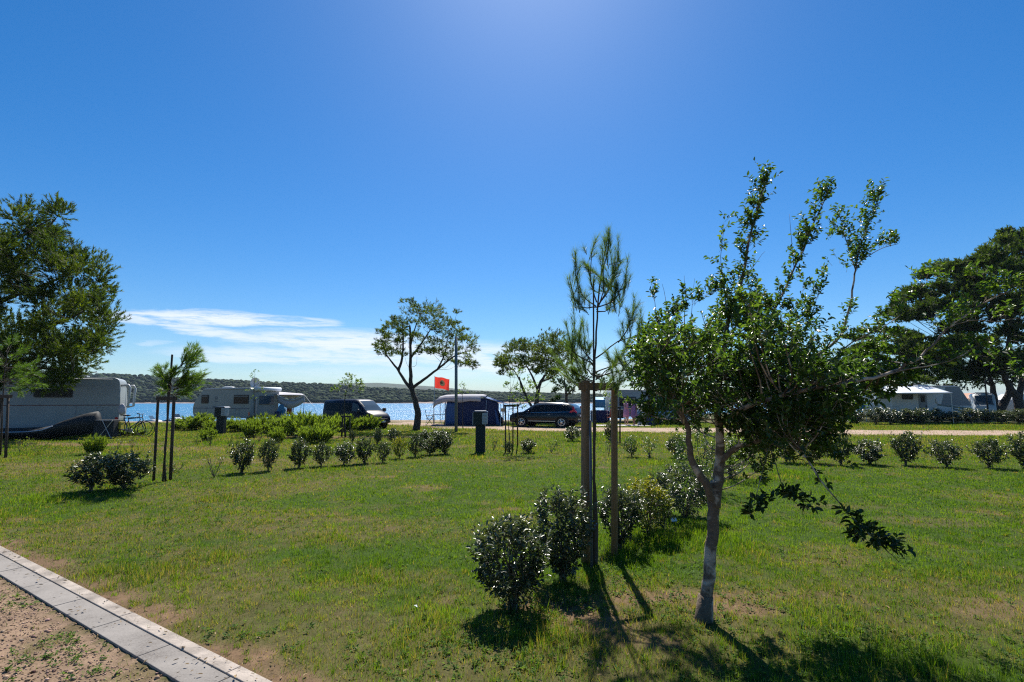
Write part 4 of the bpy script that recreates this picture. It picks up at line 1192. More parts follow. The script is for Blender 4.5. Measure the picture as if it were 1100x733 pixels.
def sapling(base, trunk, crowns, label, leafm, size, r0=.02, ntw=10, nl=6, name='young_tree'):
    root = thing(name, label, 'tree', base); T = Plant('leaf', size, .5, 6); Y = base.y
    T.limb([base] + pts_at(trunk, Y), r0, .006, 3, .006)
    for (a, b2_, r) in crowns:
        T.clump(AT(a, b2_, Y + random.gauss(0, .2)), r / FPX * Y, ntw, nl, t=.6, up=.4, rb=.008)
    T.finish(root, M['bark_dark'], leafm)
    return root
M['leaf_bright'] = leafmat('leaf_bright', (.05, .09, .02), (.10, .17, .03), (.22, .27, .05), .4, .42, .45)
random.seed(21)
sapling(g3(273, 466), [(273, 440), (273, 415), (274, 402)], [(270, 408, 5), (276, 412, 5), (274, 402, 4), (280, 418, 4), (268, 420, 4), (283, 424, 4), (272, 428, 4)], 'thin double-stemmed sapling in front of the caravan with the roll awning', M['leaf_bright'], .08, .03, 5, 5)
sapling(g3(371, 470), [(370, 445), (371, 425), (374, 415)], [(375, 407, 6), (366, 418, 7), (384, 416, 7), (375, 418, 6), (370, 412, 5), (388, 420, 5), (360, 420, 4), (380, 409, 5), (386, 412, 4)], 'lollipop-shaped sapling in front of the dark van', M['leaf_bright'], .10, .05, 9, 6)
frame('stake_frame', 'pair of short thin stakes beside the lollipop-shaped sapling', [(g3(367, 470, -.02), AT(368, 447, g3(367, 470).y), .04), (g3(376, 470, -.02), AT(376, 448, g3(376, 470).y), .03)], [(AT(366, 447.5, g3(367, 470).y), AT(377, 447.5, g3(367, 470).y), .05)], M['timber_dark'])
b_ = g3(548, 486)
sapling(b_, [(547, 470), (546, 450), (547, 435), (548, 420)], [(550, 430, 7), (562, 425, 9), (570, 420, 8), (578, 428, 7), (560, 434, 7), (545, 415, 5), (548, 405, 5), (572, 432, 6), (555, 420, 6), (553, 404, 6), (560, 400, 5), (566, 412, 6)], 'bright green sapling in three thin stakes left of the dark car', M['leaf_bright'], .075, .02, 9, 6)
frame('stake_frame', 'three thin stakes with a cross rail left of the dark car', [(g3(543, 486, -.02), AT(543, 435, b_.y), .022), (g3(551, 484, -.02), AT(551, 435, b_.y + .2), .022), (g3(556, 479, -.02), AT(556, 434, b_.y + .5), .024)], [(AT(541, 436, b_.y), AT(558, 436, b_.y), .04)], M['timber_dark'])
b_ = g3(662, 475); 
sapling(b_, [(662, 455), (661, 440), (660, 425)], [(652, 428, 6), (662, 424, 7), (668, 430, 5), (657, 434, 5), (664, 418, 5)], 'small sapling seen between the two timber posts', M['leaf_bright'], .09, .03, 8, 6)
frame('stake_frame', 'short stakes seen far off between the two timber posts', [(g3(657, 476, -.02), AT(657, 437, b_.y), .03), (g3(666, 476, -.02), AT(666, 437, b_.y), .03)], [(AT(656, 438, b_.y), AT(667, 438, b_.y), .04)], M['timber_dark'])
sapling(g3(497, 461), [(497, 450), (497, 430), (496, 415)], [(495, 424, 4), (499, 420, 4), (496, 414, 4), (492, 420, 3)], 'thin sapling behind the grey pole and tent', M['leaf_bright'], .10, .03, 6, 5)

# ------------------------------------------------------------------ big pines and far trees
def pine(base, limbs, clumps, label, nm='needle_mid', needle=(9, .16, .7), ntw=16, nw=.03, name='pine_tree', rb=.03, up=.25, flat=.8, bark='bark_dark', t=.45, sp=(.25, 1.15)):
    root = thing(name, label, 'tree', base); T = Plant('needle', .15, .1, 8); Y = base.y
    for (path, r0, r1) in limbs:
        pp = [AT(a, b_, Y + (d[0] if d else 0)) if not isinstance(a, Vector) else a for (a, b_, *d) in path]
        T.limb(pp, r0, r1, 4, r0 * .06)
    for (a, b_, r, dy) in clumps:
        T.clump(AT(a, b_, Y + dy), r / FPX * Y, ntw, 6, t=t + random.gauss(0, .12), up=up, flat=flat, rb=rb, needle=needle, sp=sp)
    print(label[:30], len(T.P))
    T.finish(root, M[bark], M[nm], nw=nw)
    return root
random.seed(31)
# leaning pine in the middle
B = g3(447, 462)
limbs = [([(447, 463), (449, 445), (446, 430), (442, 415), (441, 400), (441, 375), (440, 350)], .22, .05),
         ([(443, 420), (434, 408), (428, 398), (420, 388), (414, 380)], .11, .03), ([(428, 398), (432, 385), (433, 365), (432, 345)], .09, .03),
         ([(443, 417), (455, 408), (470, 397), (486, 384), (500, 378)], .10, .03), ([(441, 385), (452, 370), (462, 355)], .07, .03), ([(470, 397), (478, 380), (480, 368)], .06, .02), ([(441, 372), (446, 352), (452, 338)], .05, .02)]
cl_ = []
for (a, b_, r) in [(455, 335, 11), (465, 333, 10), (446, 337, 9), (474, 342, 9), (438, 345, 8), (458, 347, 9), (468, 352, 8), (480, 352, 8), (430, 352, 7), (424, 348, 7), (413, 354, 7), (436, 362, 7), (450, 362, 7), (412, 371, 8), (406, 375, 6), (420, 378, 6), (430, 378, 6), (462, 366, 8), (476, 366, 9), (486, 362, 8), (488, 374, 8), (500, 366, 9), (506, 376, 8), (496, 384, 8), (502, 392, 6), (478, 380, 7), (488, 390, 5), (466, 378, 6), (452, 378, 5), (415, 363, 5), (424, 366, 5), (484, 345, 5), (441, 328, 5), (493, 358, 5)]:
    for q_ in range(4): cl_.append((a + random.gauss(0, 4.5), b_ + random.gauss(0, 3), r * random.uniform(.6, 1.0), random.gauss(0, 1.0)))
pine(B, limbs, cl_, 'open leaning pine with forked trunk left of the grey pole', ntw=18, needle=(10, .16, .95), nw=.030, rb=.010, flat=.7, t=.5)
# two pines behind the car
B = AT(574, 447, 40); B.z = 0
limbs = [([(573, 452), (576, 435), (578, 420), (581, 410), (586, 403)], .24, .08), ([(581, 410), (590, 407), (600, 400)], .09, .03), ([(578, 420), (572, 405), (565, 392)], .12, .04), ([(566, 428), (559, 410), (552, 398)], .09, .04), ([(573, 440), (566, 428), (560, 415), (558, 405)], .12, .04)]
cl_ = []
for (a, b_, r) in [(545, 386, 9), (552, 376, 9), (560, 372, 9), (570, 377, 10), (565, 387, 9), (556, 392, 8), (540, 390, 6), (578, 372, 9), (588, 368, 9), (598, 366, 9), (605, 370, 9), (612, 378, 7), (600, 380, 9), (590, 382, 9), (580, 386, 9), (588, 396, 8), (598, 392, 8), (608, 390, 7), (592, 402, 6), (543, 396, 5), (580, 398, 5)]:
    for q_ in range(4): cl_.append((a + random.gauss(0, 3.5), b_ + random.gauss(0, 2.5), r * random.uniform(.6, 1), random.gauss(0, 1.3)))
pine(B, limbs, cl_, 'broad umbrella pine behind the dark car', 'needle_mid', ntw=30, needle=(11, .20, .95), nw=.045, rb=.012, flat=.75, t=.5)
B = AT(612, 447, 44); B.z = 0
limbs = [([(610, 450), (609, 435), (608, 420), (606, 408)], .18, .06), ([(609, 425), (618, 415), (628, 408)], .08, .03)]
cl_ = [(a + random.gauss(0, 2), b_, r * .8, random.gauss(0, 1)) for (a, b_, r) in [(600, 412, 6), (608, 408, 8), (616, 412, 8), (625, 408, 8), (618, 402, 8), (606, 418, 6), (598, 420, 4), (628, 418, 6), (614, 420, 5), (596, 432, 4), (600, 428, 3), (636, 404, 7), (645, 410, 7)]]
pine(B, limbs, cl_, 'small dark pine behind the rear of the dark car', 'needle_dark', ntw=30, needle=(12, .23, .85), nw=.06, rb=.016)
# large pine at the left edge
random.seed(33)
B = AT(-55, 470, 23); B.z = 0
limbs = [([(-55, 472), (-52, 430), (-45, 380), (-35, 330), (-20, 280), (-5, 245)], .34, .08), ([(-45, 380), (0, 365), (50, 352), (90, 335)], .14, .03), ([(-40, 350), (0, 325), (50, 305), (85, 290)], .12, .03), ([(-35, 320), (0, 290), (35, 262), (60, 235)], .11, .03), ([(-50, 410), (0, 398), (40, 395), (80, 400)], .13, .03), ([(-20, 280), (20, 255), (55, 235)], .07, .02), ([(-45, 385), (10, 380), (60, 380), (100, 378)], .1, .03)]
cl_ = []
poly = [(-60, 240), (-20, 215), (10, 216), (40, 232), (62, 222), (80, 238), (70, 262), (88, 275), (112, 282), (124, 300), (112, 322), (124, 345), (112, 362), (112, 380), (92, 395), (75, 410), (45, 415), (20, 420), (-20, 415), (-60, 400)]
k = 0
while k < 200:
    a, b_ = random.uniform(-60, 124), random.uniform(213, 420)
    if inpoly(a, b_, poly):
        cl_.append((a, b_, random.uniform(11, 17), random.gauss(0, 1.5))); k += 1
T_left = pine(B, limbs, cl_, 'large dense dark pine overhanging the long caravan at the left edge', 'needle_mid', ntw=54, needle=(18, .17, .8), nw=.034, up=.4, flat=1.0, t=.36, rb=.014, sp=(.1, .8))
# large dark trees on the right
random.seed(35)
B = AT(1082, 445, 50); B.z = 0
limbs = [([(1096, 447), (1094, 430), (1084, 415), (1078, 400), (1074, 380)], .45, .15), ([(1094, 430), (1100, 400), (1105, 370), (1110, 330)], .3, .1), ([(1078, 400), (1060, 385), (1040, 375)], .16, .05), ([(1078, 400), (1085, 350), (1085, 310)], .2, .06)]
cl_ = []
poly = [(945, 345), (962, 325), (980, 312), (985, 300), (1010, 285), (1040, 290), (1048, 265), (1065, 252), (1090, 248), (1130, 244), (1150, 300), (1150, 400), (1105, 408), (1085, 398), (1060, 410), (1035, 402), (1005, 405), (980, 385), (960, 352)]
k = 0
while k < 165:
    a, b_ = random.uniform(945, 1150), random.uniform(244, 410)
    if inpoly(a, b_, poly): cl_.append((a, b_, random.uniform(9, 15), random.gauss(0, 3.0))); k += 1
pine(B, limbs, cl_, 'tall dark tree with thick trunk at the right edge', 'needle_mid', ntw=85, needle=(13, .32, .9), nw=.12, name='large_tree', t=.25, rb=.03, sp=(.1, .78))
B = AT(1073, 446, 53); B.z = 0
limbs = [([(1068, 447), (1068, 430), (1066, 415), (1060, 400)], .4, .15), ([(1070, 447), (1083, 425), (1085, 410)], .45, .2), ([(1066, 415), (1050, 405), (1035, 395)], .15, .05)]
cl_ = [(random.uniform(1030, 1095), random.uniform(380, 412), random.uniform(6, 11), random.gauss(0, 2)) for _ in range(14)]
pine(B, limbs, cl_, 'twin-trunked dark tree standing behind the edge tree, right of the caravan', 'needle_dark', ntw=40, needle=(12, .30, .9), nw=.10, name='large_tree', rb=.03)
B = AT(925, 440, 46); B.z = 0
limbs = [([(931, 448), (934, 432), (938, 418), (945, 408)], .4, .14), ([(938, 418), (960, 405), (985, 398)], .16, .05), ([(938, 418), (920, 400), (905, 385)], .16, .05), ([(960, 405), (968, 385), (965, 370)], .1, .04)]
cl_ = []
poly = [(895, 375), (915, 358), (945, 352), (975, 355), (1000, 365), (1025, 380), (1030, 412), (1000, 424), (975, 416), (950, 414), (925, 412), (900, 405)]
k = 0
while k < 120:
    a, b_ = random.uniform(895, 1030), random.uniform(350, 420)
    if inpoly(a, b_, poly): cl_.append((a, b_, random.uniform(7, 12), random.gauss(0, 2.5))); k += 1
pine(B, limbs, cl_, 'spreading flat-topped pine over the awning caravan', 'needle_mid', ntw=48, needle=(12, .26, .85), nw=.08, up=.2, flat=.5, t=.3, rb=.02, sp=(.1, .8))
B = AT(720, 440, 55); B.z = 0
limbs = [([(722, 445), (722, 425), (720, 410), (716, 395)], .2, .06), ([(720, 410), (735, 400), (742, 390)], .08, .03), ([(720, 415), (705, 405), (698, 400)], .08, .03)]
cl_ = [(random.uniform(690, 760), random.uniform(388, 420), random.uniform(5, 8), random.gauss(0, 2)) for _ in range(14)]
pine(B, limbs, cl_, 'distant tree behind the patchy tree crown', 'needle_dark', ntw=30, needle=(12, .26, .9), nw=.08, name='large_tree', rb=.02)
# ================================================================== VEHICLES AND THINGS
def loft(stations):
    """stations: (x, zb, zbelt, ztop, wbelt, wroof). returns rings (right side -y to left side +y)"""
    rings = []
    for (x, zb, zl, zt, wl, wr) in stations:
        half = [(wl * .86, zb), (wl * .97, zb + .05), (wl, zb + (zl - zb) * .45), (wl * .985, zl), (wr + .02, zt - (zt - zl) * .14 - .005), (wr * .82, zt), (wr * .4, zt + .012)]
        ring = [(x, -y_, z_) for (y_, z_) in half] + [(x, y_, z_) for (y_, z_) in reversed(half)]
        rings.append(ring)
    return rings
def skin_rings(mb, rings):
    n = len(rings[0]); k = len(mb.v)
    for r in rings: mb.v += r
    for i in range(len(rings) - 1):
        for j in range(n):
            a0 = k + i * n + j; a1 = k + i * n + (j + 1) % n
            mb.f.append((a0, a0 + n, a1 + n, a1))
    mb.f.append(tuple(k + j for j in range(n))); mb.f.append(tuple(k + (len(rings) - 1) * n + j for j in reversed(range(n))))
def interp_station(st, x):
    for a, b_ in zip(st, st[1:]):
        if a[0] <= x <= b_[0]:
            t = (x - a[0]) / (b_[0] - a[0]); return tuple(p + (q_ - p) * t for p, q_ in zip(a, b_))
    return st[-1]
def side_patch(st, x0, x1, v0, v1, side, off=.008, n=8, x0b=None, x1b=None):
    """glass strip on the flank between belt (v=0) and roof shoulder (v=1)"""
    mb = MB(); V = []
    for i in range(n + 1):
        for v in (v0, v1):
            xa = x0 if v == v0 else (x0b if x0b is not None else x0); xb = x1 if v == v0 else (x1b if x1b is not None else x1)
            x = xa + (xb - xa) * i / n
            (_, zb, zl, zt, wl, wr) = interp_station(st, x)
            p0 = (wl * .985, zl); zs = zt - (zt - zl) * .14 - .005; p1 = (wr + .02, zs)
            yv = p0[0] + (p1[0] - p0[0]) * v; zv = p0[1] + (p1[1] - p0[1]) * v
            V.append((x, side * (yv + off), zv + off * .3))
    F = [(2 * i, 2 * i + 2, 2 * i + 3, 2 * i + 1) if side < 0 else (2 * i, 2 * i + 1, 2 * i + 3, 2 * i + 2) for i in range(n)]
    return mb.add(V, F)
def top_patch(st, x0, x1, w=.86, off=.01, n=6):
    mb = MB(); V = []
    for i in range(n + 1):
        x = x0 + (x1 - x0) * i / n
        (_, zb, zl, zt, wl, wr) = interp_station(st, x); zs = zt - (zt - zl) * .14 - .005
        for (y_, z_) in [(-(wr + .02) * w / .86 * .93, zs + .02), (-wr * .82 * w / .86 * .95, zt), (-wr * .4, zt + .012), (wr * .4, zt + .012), (wr * .82 * w / .86 * .95, zt), ((wr + .02) * w / .86 * .93, zs + .02)]:
            V.append((x, y_, z_ + off))
    F = []
    for i in range(n):
        for j in range(5): a = i * 6 + j; F.append((a, a + 6, a + 7, a + 1))
    return mb.add(V, F)
def wheel(root, x, y, r, w=.22, rim=M['alloy'], spokes=5):
    s = -1 if y < 0 else 1
    wh = MB().lathe([(r * .62, -w / 2), (r * .92, -w / 2), (r, -w / 2 + .03), (r, w / 2 - .03), (r * .92, w / 2), (r * .62, w / 2)], (x, y, r), 28, 'Y').build('wheel', M['rubber'], root, True)
    mb = MB().lathe([(r * .66, -.02), (r * .66, .02), (r * .58, .02), (r * .58, -.02)], (x, y + s * (w / 2 - .015), r), 28, 'Y')
    for k in range(spokes):
        a = 6.283 * k / spokes
        for da in (-.13, .13):
            c0 = Vector((x + math.cos(a) * .05, y + s * w / 2, r + math.sin(a) * .05)); c1 = Vector((x + math.cos(a + da) * r * .6, y + s * (w / 2 - .01), r + math.sin(a + da) * r * .6))
            mb.tube([c0, c1], [.022, .018], 6)
    mb.lathe([(0, s * .02), (.07, s * .015), (.07, -s * .02)], (x, y + s * w / 2, r), 12, 'Y')
    mb.build('rim', rim, wh)
    MB().lathe([(0, 0), (r * .6, 0), (r * .6, .02)], (x, y + s * (w / 2 - .06), r), 20, 'Y').build('brake_disc', M['black'], wh)
def arch(root, x, y, r):
    mb = MB(); s = -1 if y < 0 else 1; n = 18; V = []
    for k in range(n + 1):
        a = math.pi * (-.08 + 1.16 * k / n)
        for rr_, yy_ in ((r, y), (r + .07, y)):
            V.append((x + math.cos(a) * rr_, yy_, r * .85 + math.sin(a) * rr_))
    F = [(2 * i, 2 * i + 1, 2 * i + 3, 2 * i + 2) for i in range(n)]
    mb.add(V, F)
    mb.lathe([(0, 0), (r * 1.0, 0), (r * 1.0, .12)], (x, y - s * .004, r * .85), 24, 'Y')
    mb.build('wheel_arch', M['black'], root)

# ---- dark car ----
carp = GR(589, 459.2)
view = math.atan2(carp.x, carp.y)
car = thing('parked_car', 'black estate car with red tail lamp parked on the sandy track', 'car', (GR(588, 459.2).x, GR(588, 459.2).y + .6, .01), R(180 - 24)); car.scale = (.96, .96, .89)
cs = [(-2.30, .48, .86, .92, .78, .70), (-2.24, .34, .98, 1.06, .88, .76), (-2.12, .30, 1.03, 1.30, .92, .68), (-1.92, .29, 1.04, 1.50, .925, .64), (-1.65, .28, 1.03, 1.61, .93, .62), (-1.1, .28, 1.01, 1.67, .93, .62), (-.2, .28, .99, 1.69, .93, .63), (.35, .28, .98, 1.65, .93, .62),
      (.72, .28, .98, 1.50, .93, .66), (1.22, .28, .98, 1.14, .925, .76), (1.36, .28, .97, 1.05, .92, .79), (1.8, .28, .91, 1.0, .91, .78), (2.1, .29, .80, .92, .88, .74), (2.26, .32, .66, .78, .80, .68), (2.32, .40, .60, .68, .70, .60)]
mb = MB(); skin_rings(mb, loft(cs)); ob = mb.build('body', M['black_car'], car, True)
for s in (-1, 1):
    side_patch(cs, -1.80, -1.22, .12, .86, s, x0b=-1.62, x1b=-1.22).build('side_window', M['glass_dark'], car)
    side_patch(cs, -1.14, -.22, .10, .90, s).build('side_window', M['glass_dark'], car)
    side_patch(cs, -.14, 1.02, .10, .90, s, x1b=.50).build('side_window', M['glass_dark'], car)
    side_patch(cs, -1.85, 1.05, .02, .07, s, .012).build('chrome_strip', M['alloy'], car)
    side_patch(cs, -1.6, .45, .95, 1.02, s, .014).build('roof_rail', M['steel'], car)
    MB().box((0, s * .925, .42), (1.85, .02, .05)).build('sill_strip', M['alloy'], car, bevel=.006)
    for x in (-1.33, 1.38):
        arch(car, x, s * .925, .40); wheel(car, x, s * .85, .36)
    # tail lamp: tall leg up the pillar plus a block to the side
    V = []
    for (x, z, y_) in [(-2.27, .98, .80), (-1.85, 1.02, .925), (-1.88, 1.12, .905), (-2.02, 1.18, .86), (-2.0, 1.42, .76), (-2.08, 1.42, .74), (-2.17, 1.16, .80), (-2.27, 1.08, .78)]: V.append((x - .012, s * (y_ + .03), z))
    mb = MB().add(V, [tuple(range(8)) if s > 0 else tuple(reversed(range(8)))]); k = MB(); k.add([(a, b_ - s * .05, c_) for a, b_, c_ in V] + V, [tuple(range(8)), tuple(range(15, 7, -1))] + [(i, (i + 1) % 8, 8 + (i + 1) % 8, 8 + i) for i in range(8)])
    k.build('tail_lamp', M['red_lamp'], car)
    MB().box((2.16, s * .68, .74), (.12, .30, .11), s * -.5).build('headlight', M['glass_blue'], car, bevel=.02)
    MB().ellip((.85, s * 1.02, 1.07), (.07, .11, .08)).build('mirror', M['black_car'], car, True)
    MB().box((-.5, s * .935, .86), (.16, .02, .025)).build('door_handle', M['alloy'], car, bevel=.004)
top_patch(cs, .38, 1.24).build('windscreen', M['glass_blue'], car)
top_patch(cs, -2.13, -1.78).build('rear_window', M['glass_blue'], car)
MB().box((-2.31, 0, .80), (.02, .5, .12)).build('number_plate', M['paper'], car)
MB().box((-2.30, 0, .42), (.10, 1.5, .14)).build('rear_bumper', M['black'], car, bevel=.02)

# ---- dark van ----
vp = GR(378, 461)
van = thing('parked_van', 'dark navy van with bright sloping windscreen parked before the water', 'van', (vp.x, vp.y + .9, 0), R(-30)); van.scale = (.84, .84, .86)
vs = [(-2.5, .42, 1.1, 1.80, .90, .78), (-2.42, .36, 1.12, 1.94, .94, .80), (-1.0, .34, 1.12, 1.98, .96, .82), (.5, .34, 1.10, 1.97, .96, .82), (.85, .34, 1.08, 1.90, .96, .82), (1.25, .34, 1.07, 1.60, .95, .80), (1.62, .34, 1.06, 1.24, .94, .80), (1.78, .34, 1.02, 1.14, .94, .80), (2.15, .34, .92, 1.04, .91, .76), (2.38, .38, .74, .88, .84, .68), (2.46, .45, .62, .74, .76, .6)]
mb = MB(); skin_rings(mb, loft(vs)); mb.build('body', M['navy_van'], van, True)
for s in (-1, 1):
    side_patch(vs, -2.2, -.75, .12, .85, s).build('side_window', M['glass_dark'], van)
    side_patch(vs, -.6, .35, .12, .85, s).build('side_window', M['glass_dark'], van)
    side_patch(vs, .48, 1.45, .12, .85, s, x1b=.95).build('side_window', M['glass_blue'], van)
    for x in (-1.5, 1.55):
        arch(van, x, s * .955, .38); wheel(van, x, s * .88, .34)
    MB().ellip((1.25, s * 1.08, 1.18), (.07, .12, .14)).build('mirror', M['black'], van, True)
    MB().box((2.28, s * .66, .78), (.16, .28, .15), s * -.5).build('headlight', M['glass_blue'], van, bevel=.03)
top_patch(vs, .92, 1.66).build('windscreen', M['glass_blue'], van)
MB().box((2.47, 0, .66), (.04, .9, .10)).build('grille', M['black'], van, bevel=.01)
MB().box((2.46, 0, .50), (.08, 1.5, .12)).build('front_bumper', M['black'], van, bevel=.02)
MB().box((2.50, 0, .50), (.02, .48, .11)).build('number_plate', M['paper'], van)

# ---- caravans ----
def caravan(name, label, loc, rz, prof, width, wins, stripes=(), wheels=(), door=None, extras=(), paint='white_paint', drawbar=None, cat='caravan'):
    """profile in local x,z; the seen flank is at y=-width/2"""
    root = thing(name, label, cat, loc, rz)
    hw = width / 2
    MB().prism(rounded(prof, .28, 5), -hw, hw).build('body', M[paint], root, bevel=.04)
    for (x, z, w, h, *m_) in wins:
        fr = MB().prism(rounded([(x - w / 2, z - h / 2), (x + w / 2, z - h / 2), (x + w / 2, z + h / 2), (x - w / 2, z + h / 2)], .07), -hw - .03, -hw + .01).build('window', M['black'], root)
        pn = MB().prism(rounded([(x - w / 2 + .05, z - h / 2 + .05), (x + w / 2 - .05, z - h / 2 + .05), (x + w / 2 - .05, z + h / 2 - .05), (x - w / 2 + .05, z + h / 2 - .05)], .05), -hw - .04, -hw - .02).build('pane', M[m_[0] if m_ else 'glass_dark'], fr)
        MB().box((x, -hw - .045, z + h / 2 - .10), (w - .12, .012, .03)).build('blind_bar', M['trim_grey'], fr)
    zt_ = max(p[1] for p in prof); xa = min(p[0] for p in prof); xb = max(p[0] for p in prof)
    MB().tube([(xa + 1.1, -hw - .012, zt_ - .09), (xb - .35, -hw - .012, zt_ - .09)], .022, 6).build('awning_rail', M['trim_grey'], root, True)
    MB().box(((xa + xb) / 2, -hw + .01, .50), (xb - xa - .5, .05, .14)).build('skirt', M['trim_grey'], root, bevel=.01)
    for (hx0, hz0, hw0, hh0) in ((xa + 1.25, .95, .62, .42), (xb - 1.3, .85, .40, .30), (xb - .75, 1.25, .22, .16)):
        MB().tube([(hx0 - hw0 / 2, -hw - .004, hz0 - hh0 / 2), (hx0 + hw0 / 2, -hw - .004, hz0 - hh0 / 2), (hx0 + hw0 / 2, -hw - .004, hz0 + hh0 / 2), (hx0 - hw0 / 2, -hw - .004, hz0 + hh0 / 2), (hx0 - hw0 / 2, -hw - .004, hz0 - hh0 / 2)], .010, 4).build('service_hatch', M['trim_grey'], root)
    MB().box((xb - .10, -hw - .012, .72), (.12, .02, .24)).build('marker_lamp', M['red_lamp'], root, bevel=.005)
    for sx_ in (xa + .9, xb - .6):
        MB().tube([(sx_, -hw + .2, 0), (sx_, -hw + .2, .5)], .025).build('corner_steady', M['steel'], root)
    for (x0, x1, z0, z1, w, m_) in stripes:
        MB().add([(x0, -hw - .006, z0), (x1, -hw - .006, z1), (x1, -hw - .006, z1 + w), (x0, -hw - .006, z0 + w)], [(0, 1, 2, 3)]).build('stripe', M[m_], root)
    for x in wheels:
        wheel(root, x, -hw + .08, .31, .18, M['steel'], 6)
        arch(root, x, -hw - .004, .36)
        wheel(root, x, hw - .08, .31, .18, M['steel'], 6)
    if door:
        x, w = door
        d = MB().box((x, -hw - .012, 1.28), (w, .03, 1.78)).build('door', M['grey_paint' if name == 'awning_caravan' else paint], root, bevel=.02)
        MB().box((x, -hw - .035, 1.75), (w * .5, .012, .5)).build('pane', M['glass_dark'], d, bevel=.01)
        MB().box((x + w * .38, -hw - .05, 1.2), (.05, .04, .14)).build('handle', M['black'], d, bevel=.01)
    if drawbar:
        s = drawbar; x0 = min(p[0] for p in prof) if s < 0 else max(p[0] for p in prof)
        MB().tube([(x0, -.5, .42), (x0 + s * 1.2, 0, .45)], .04).tube([(x0, .5, .42), (x0 + s * 1.2, 0, .45)], .04).tube([(x0 + s * .9, 0, 0), (x0 + s * .9, 0, .5)], .035).build('drawbar', M['steel'], root)
        MB().lathe([(0, -.05), (.1, -.05), (.1, .05), (0, .05)], (x0 + s * .9, 0, .1), 14, 'Y').build('jockey_wheel', M['rubber'], root)
    return root
hwid = 1.15
# long caravan, left; its right rear corner is turned away
c0 = AT(126, 465, 24.6); c0.z = 0
rz = R(30); 
# local x runs to the right along the flank; origin at right rear bottom corner of the flank
cv = caravan('long_caravan', 'long grey-white caravan with a dark red stripe under the big pine', (c0.x - math.cos(rz) * 4.0 - math.sin(rz) * 1.15, c0.y - math.sin(rz) * 4.0 + math.cos(rz) * 1.15, 0), rz,
             [(-4.0, .55), (4.0, .50), (4.02, 1.5), (3.92, 2.72), (-3.7, 2.72), (-4.1, 1.6)], 2.3,
             [(1.55, 2.02, 1.35, .50, 'glass_dark'), (-2.05, 1.95, 1.4, .75, 'glass_dark')],
             [(-4.0, 4.0, 1.40, 1.40, .035, 'red_stripe'), (2.3, 3.75, 2.30, 2.30, .03, 'trim_grey')], (-.6,), None, (), 'shaded_white')
MB().tube([(2.4, -1.162, .5), (2.4, -1.162, 1.38)], .008).tube([(-1.3, -1.16, .8), (-.55, -1.16, .8), (-.55, -1.16, 1.25), (-1.3, -1.16, 1.25), (-1.3, -1.16, .8)], .008).build('hatch_seam', M['trim_grey'], cv)
MB().lathe([(.07, -.01), (.07, .01), (0, .01)], (-2.2, -1.165, 1.12), 14, 'Y').build('vent', M['black'], cv)
MB().tube([(3.95, -.9, 2.35), (4.25, -.95, 2.38), (4.32, -.95, 2.25), (4.30, -.95, 1.35), (4.05, -.9, 1.3)], .055).build('carrier_arm', M['white_paint'], cv, True)
MB().tube([(3.95, .9, 2.35), (4.25, .95, 2.38), (4.32, .95, 2.25), (4.30, .95, 1.35), (4.05, .9, 1.3)], .055).build('carrier_arm', M['white_paint'], cv, True)
for (x, w_) in [(2.2, .7), (-.4, .6), (-1.7, .6)]:
    MB().box((x, 0, 2.77), (w_, .6, .10)).build('roof_vent', M['white_paint'], cv, bevel=.03)
MB().tube([(2.1, -.4, 2.74), (2.15, -.4, 2.86)], .02).box((2.5, -.4, 2.90), (.9, .35, .03), M4=Matrix.Rotation(R(-14), 3, 'Y')).build('roof_panel', M['white_paint'], cv)

# small caravan with roll awning
cC = AT(268, 456, 35.0); cC.z = 0
rz = R(-25)
cx_, sx_ = math.cos(rz), math.sin(rz)
cv = caravan('small_caravan', 'pale caravan with sloping front and rolled white awning behind the feathery bushes', (cC.x - cx_ * 3.0 - sx_ * 1.15 * 1, cC.y - sx_ * 3.0 + cx_ * 1.15, 0), rz,
             [(-3.0, .50), (2.98, .45), (3.0, 2.50), (-1.9, 2.50), (-2.95, 1.5), (-3.1, 1.1)], 2.3,
             [(-1.75, 1.72, .78, .62), (2.05, 1.70, 1.5, .62)], [(-3.0, 2.9, 1.05, 1.05, .06, 'blue_stripe'), (-.9, -.2, 1.15, 1.05, .12, 'blue_stripe')], (0.2,), None, (), 'shaded_white', -1)
# round emblem on the flank
MB().lathe([(.13, -.004), (.13, .004), (.10, .004), (.10, -.004)], (-.55, -1.156, 1.78), 20, 'Y').box((-.55, -1.158, 1.78), (.14, .006, .05)).box((-.55, -1.158, 1.55), (.32, .006, .045)).build('badge', M['blue_stripe'], cv)
# rear face: window, roll awning along the top
MB().box((3.03, 0.1, 1.65), (.04, 1.15, .60)).build('rear_window', M['glass_blue'], cv, bevel=.02)
MB().box((3.03, .9, 2.05), (.03, .28, .10)).build('rear_lamp', M['trim_grey'], cv)
MB().box((3.03, -.75, 1.3), (.03, .10, 1.1)).build('rear_rail', M['steel'], cv)
MB().tube([(3.08, -.95, 2.42), (3.08, 1.15, 2.42)], .14, 14).build('awning_roll', M['white_canvas'], cv, True)
MB().ellip((-.6, -.2, 2.55), (.55, .35, .09), 14, 6).build('roof_vent', M['white_paint'], cv, True)
MB().lathe([(0, 0), (.22, .03), (.36, .10), (.40, .16), (.36, .12), (.2, .05), (0, .02)], (1.7, 0, 2.85), 18, 'X').tube([(1.7, 0, 2.48), (1.7, 0, 2.9)], .03).build('satellite_dish', M['white_paint'], cv, True)
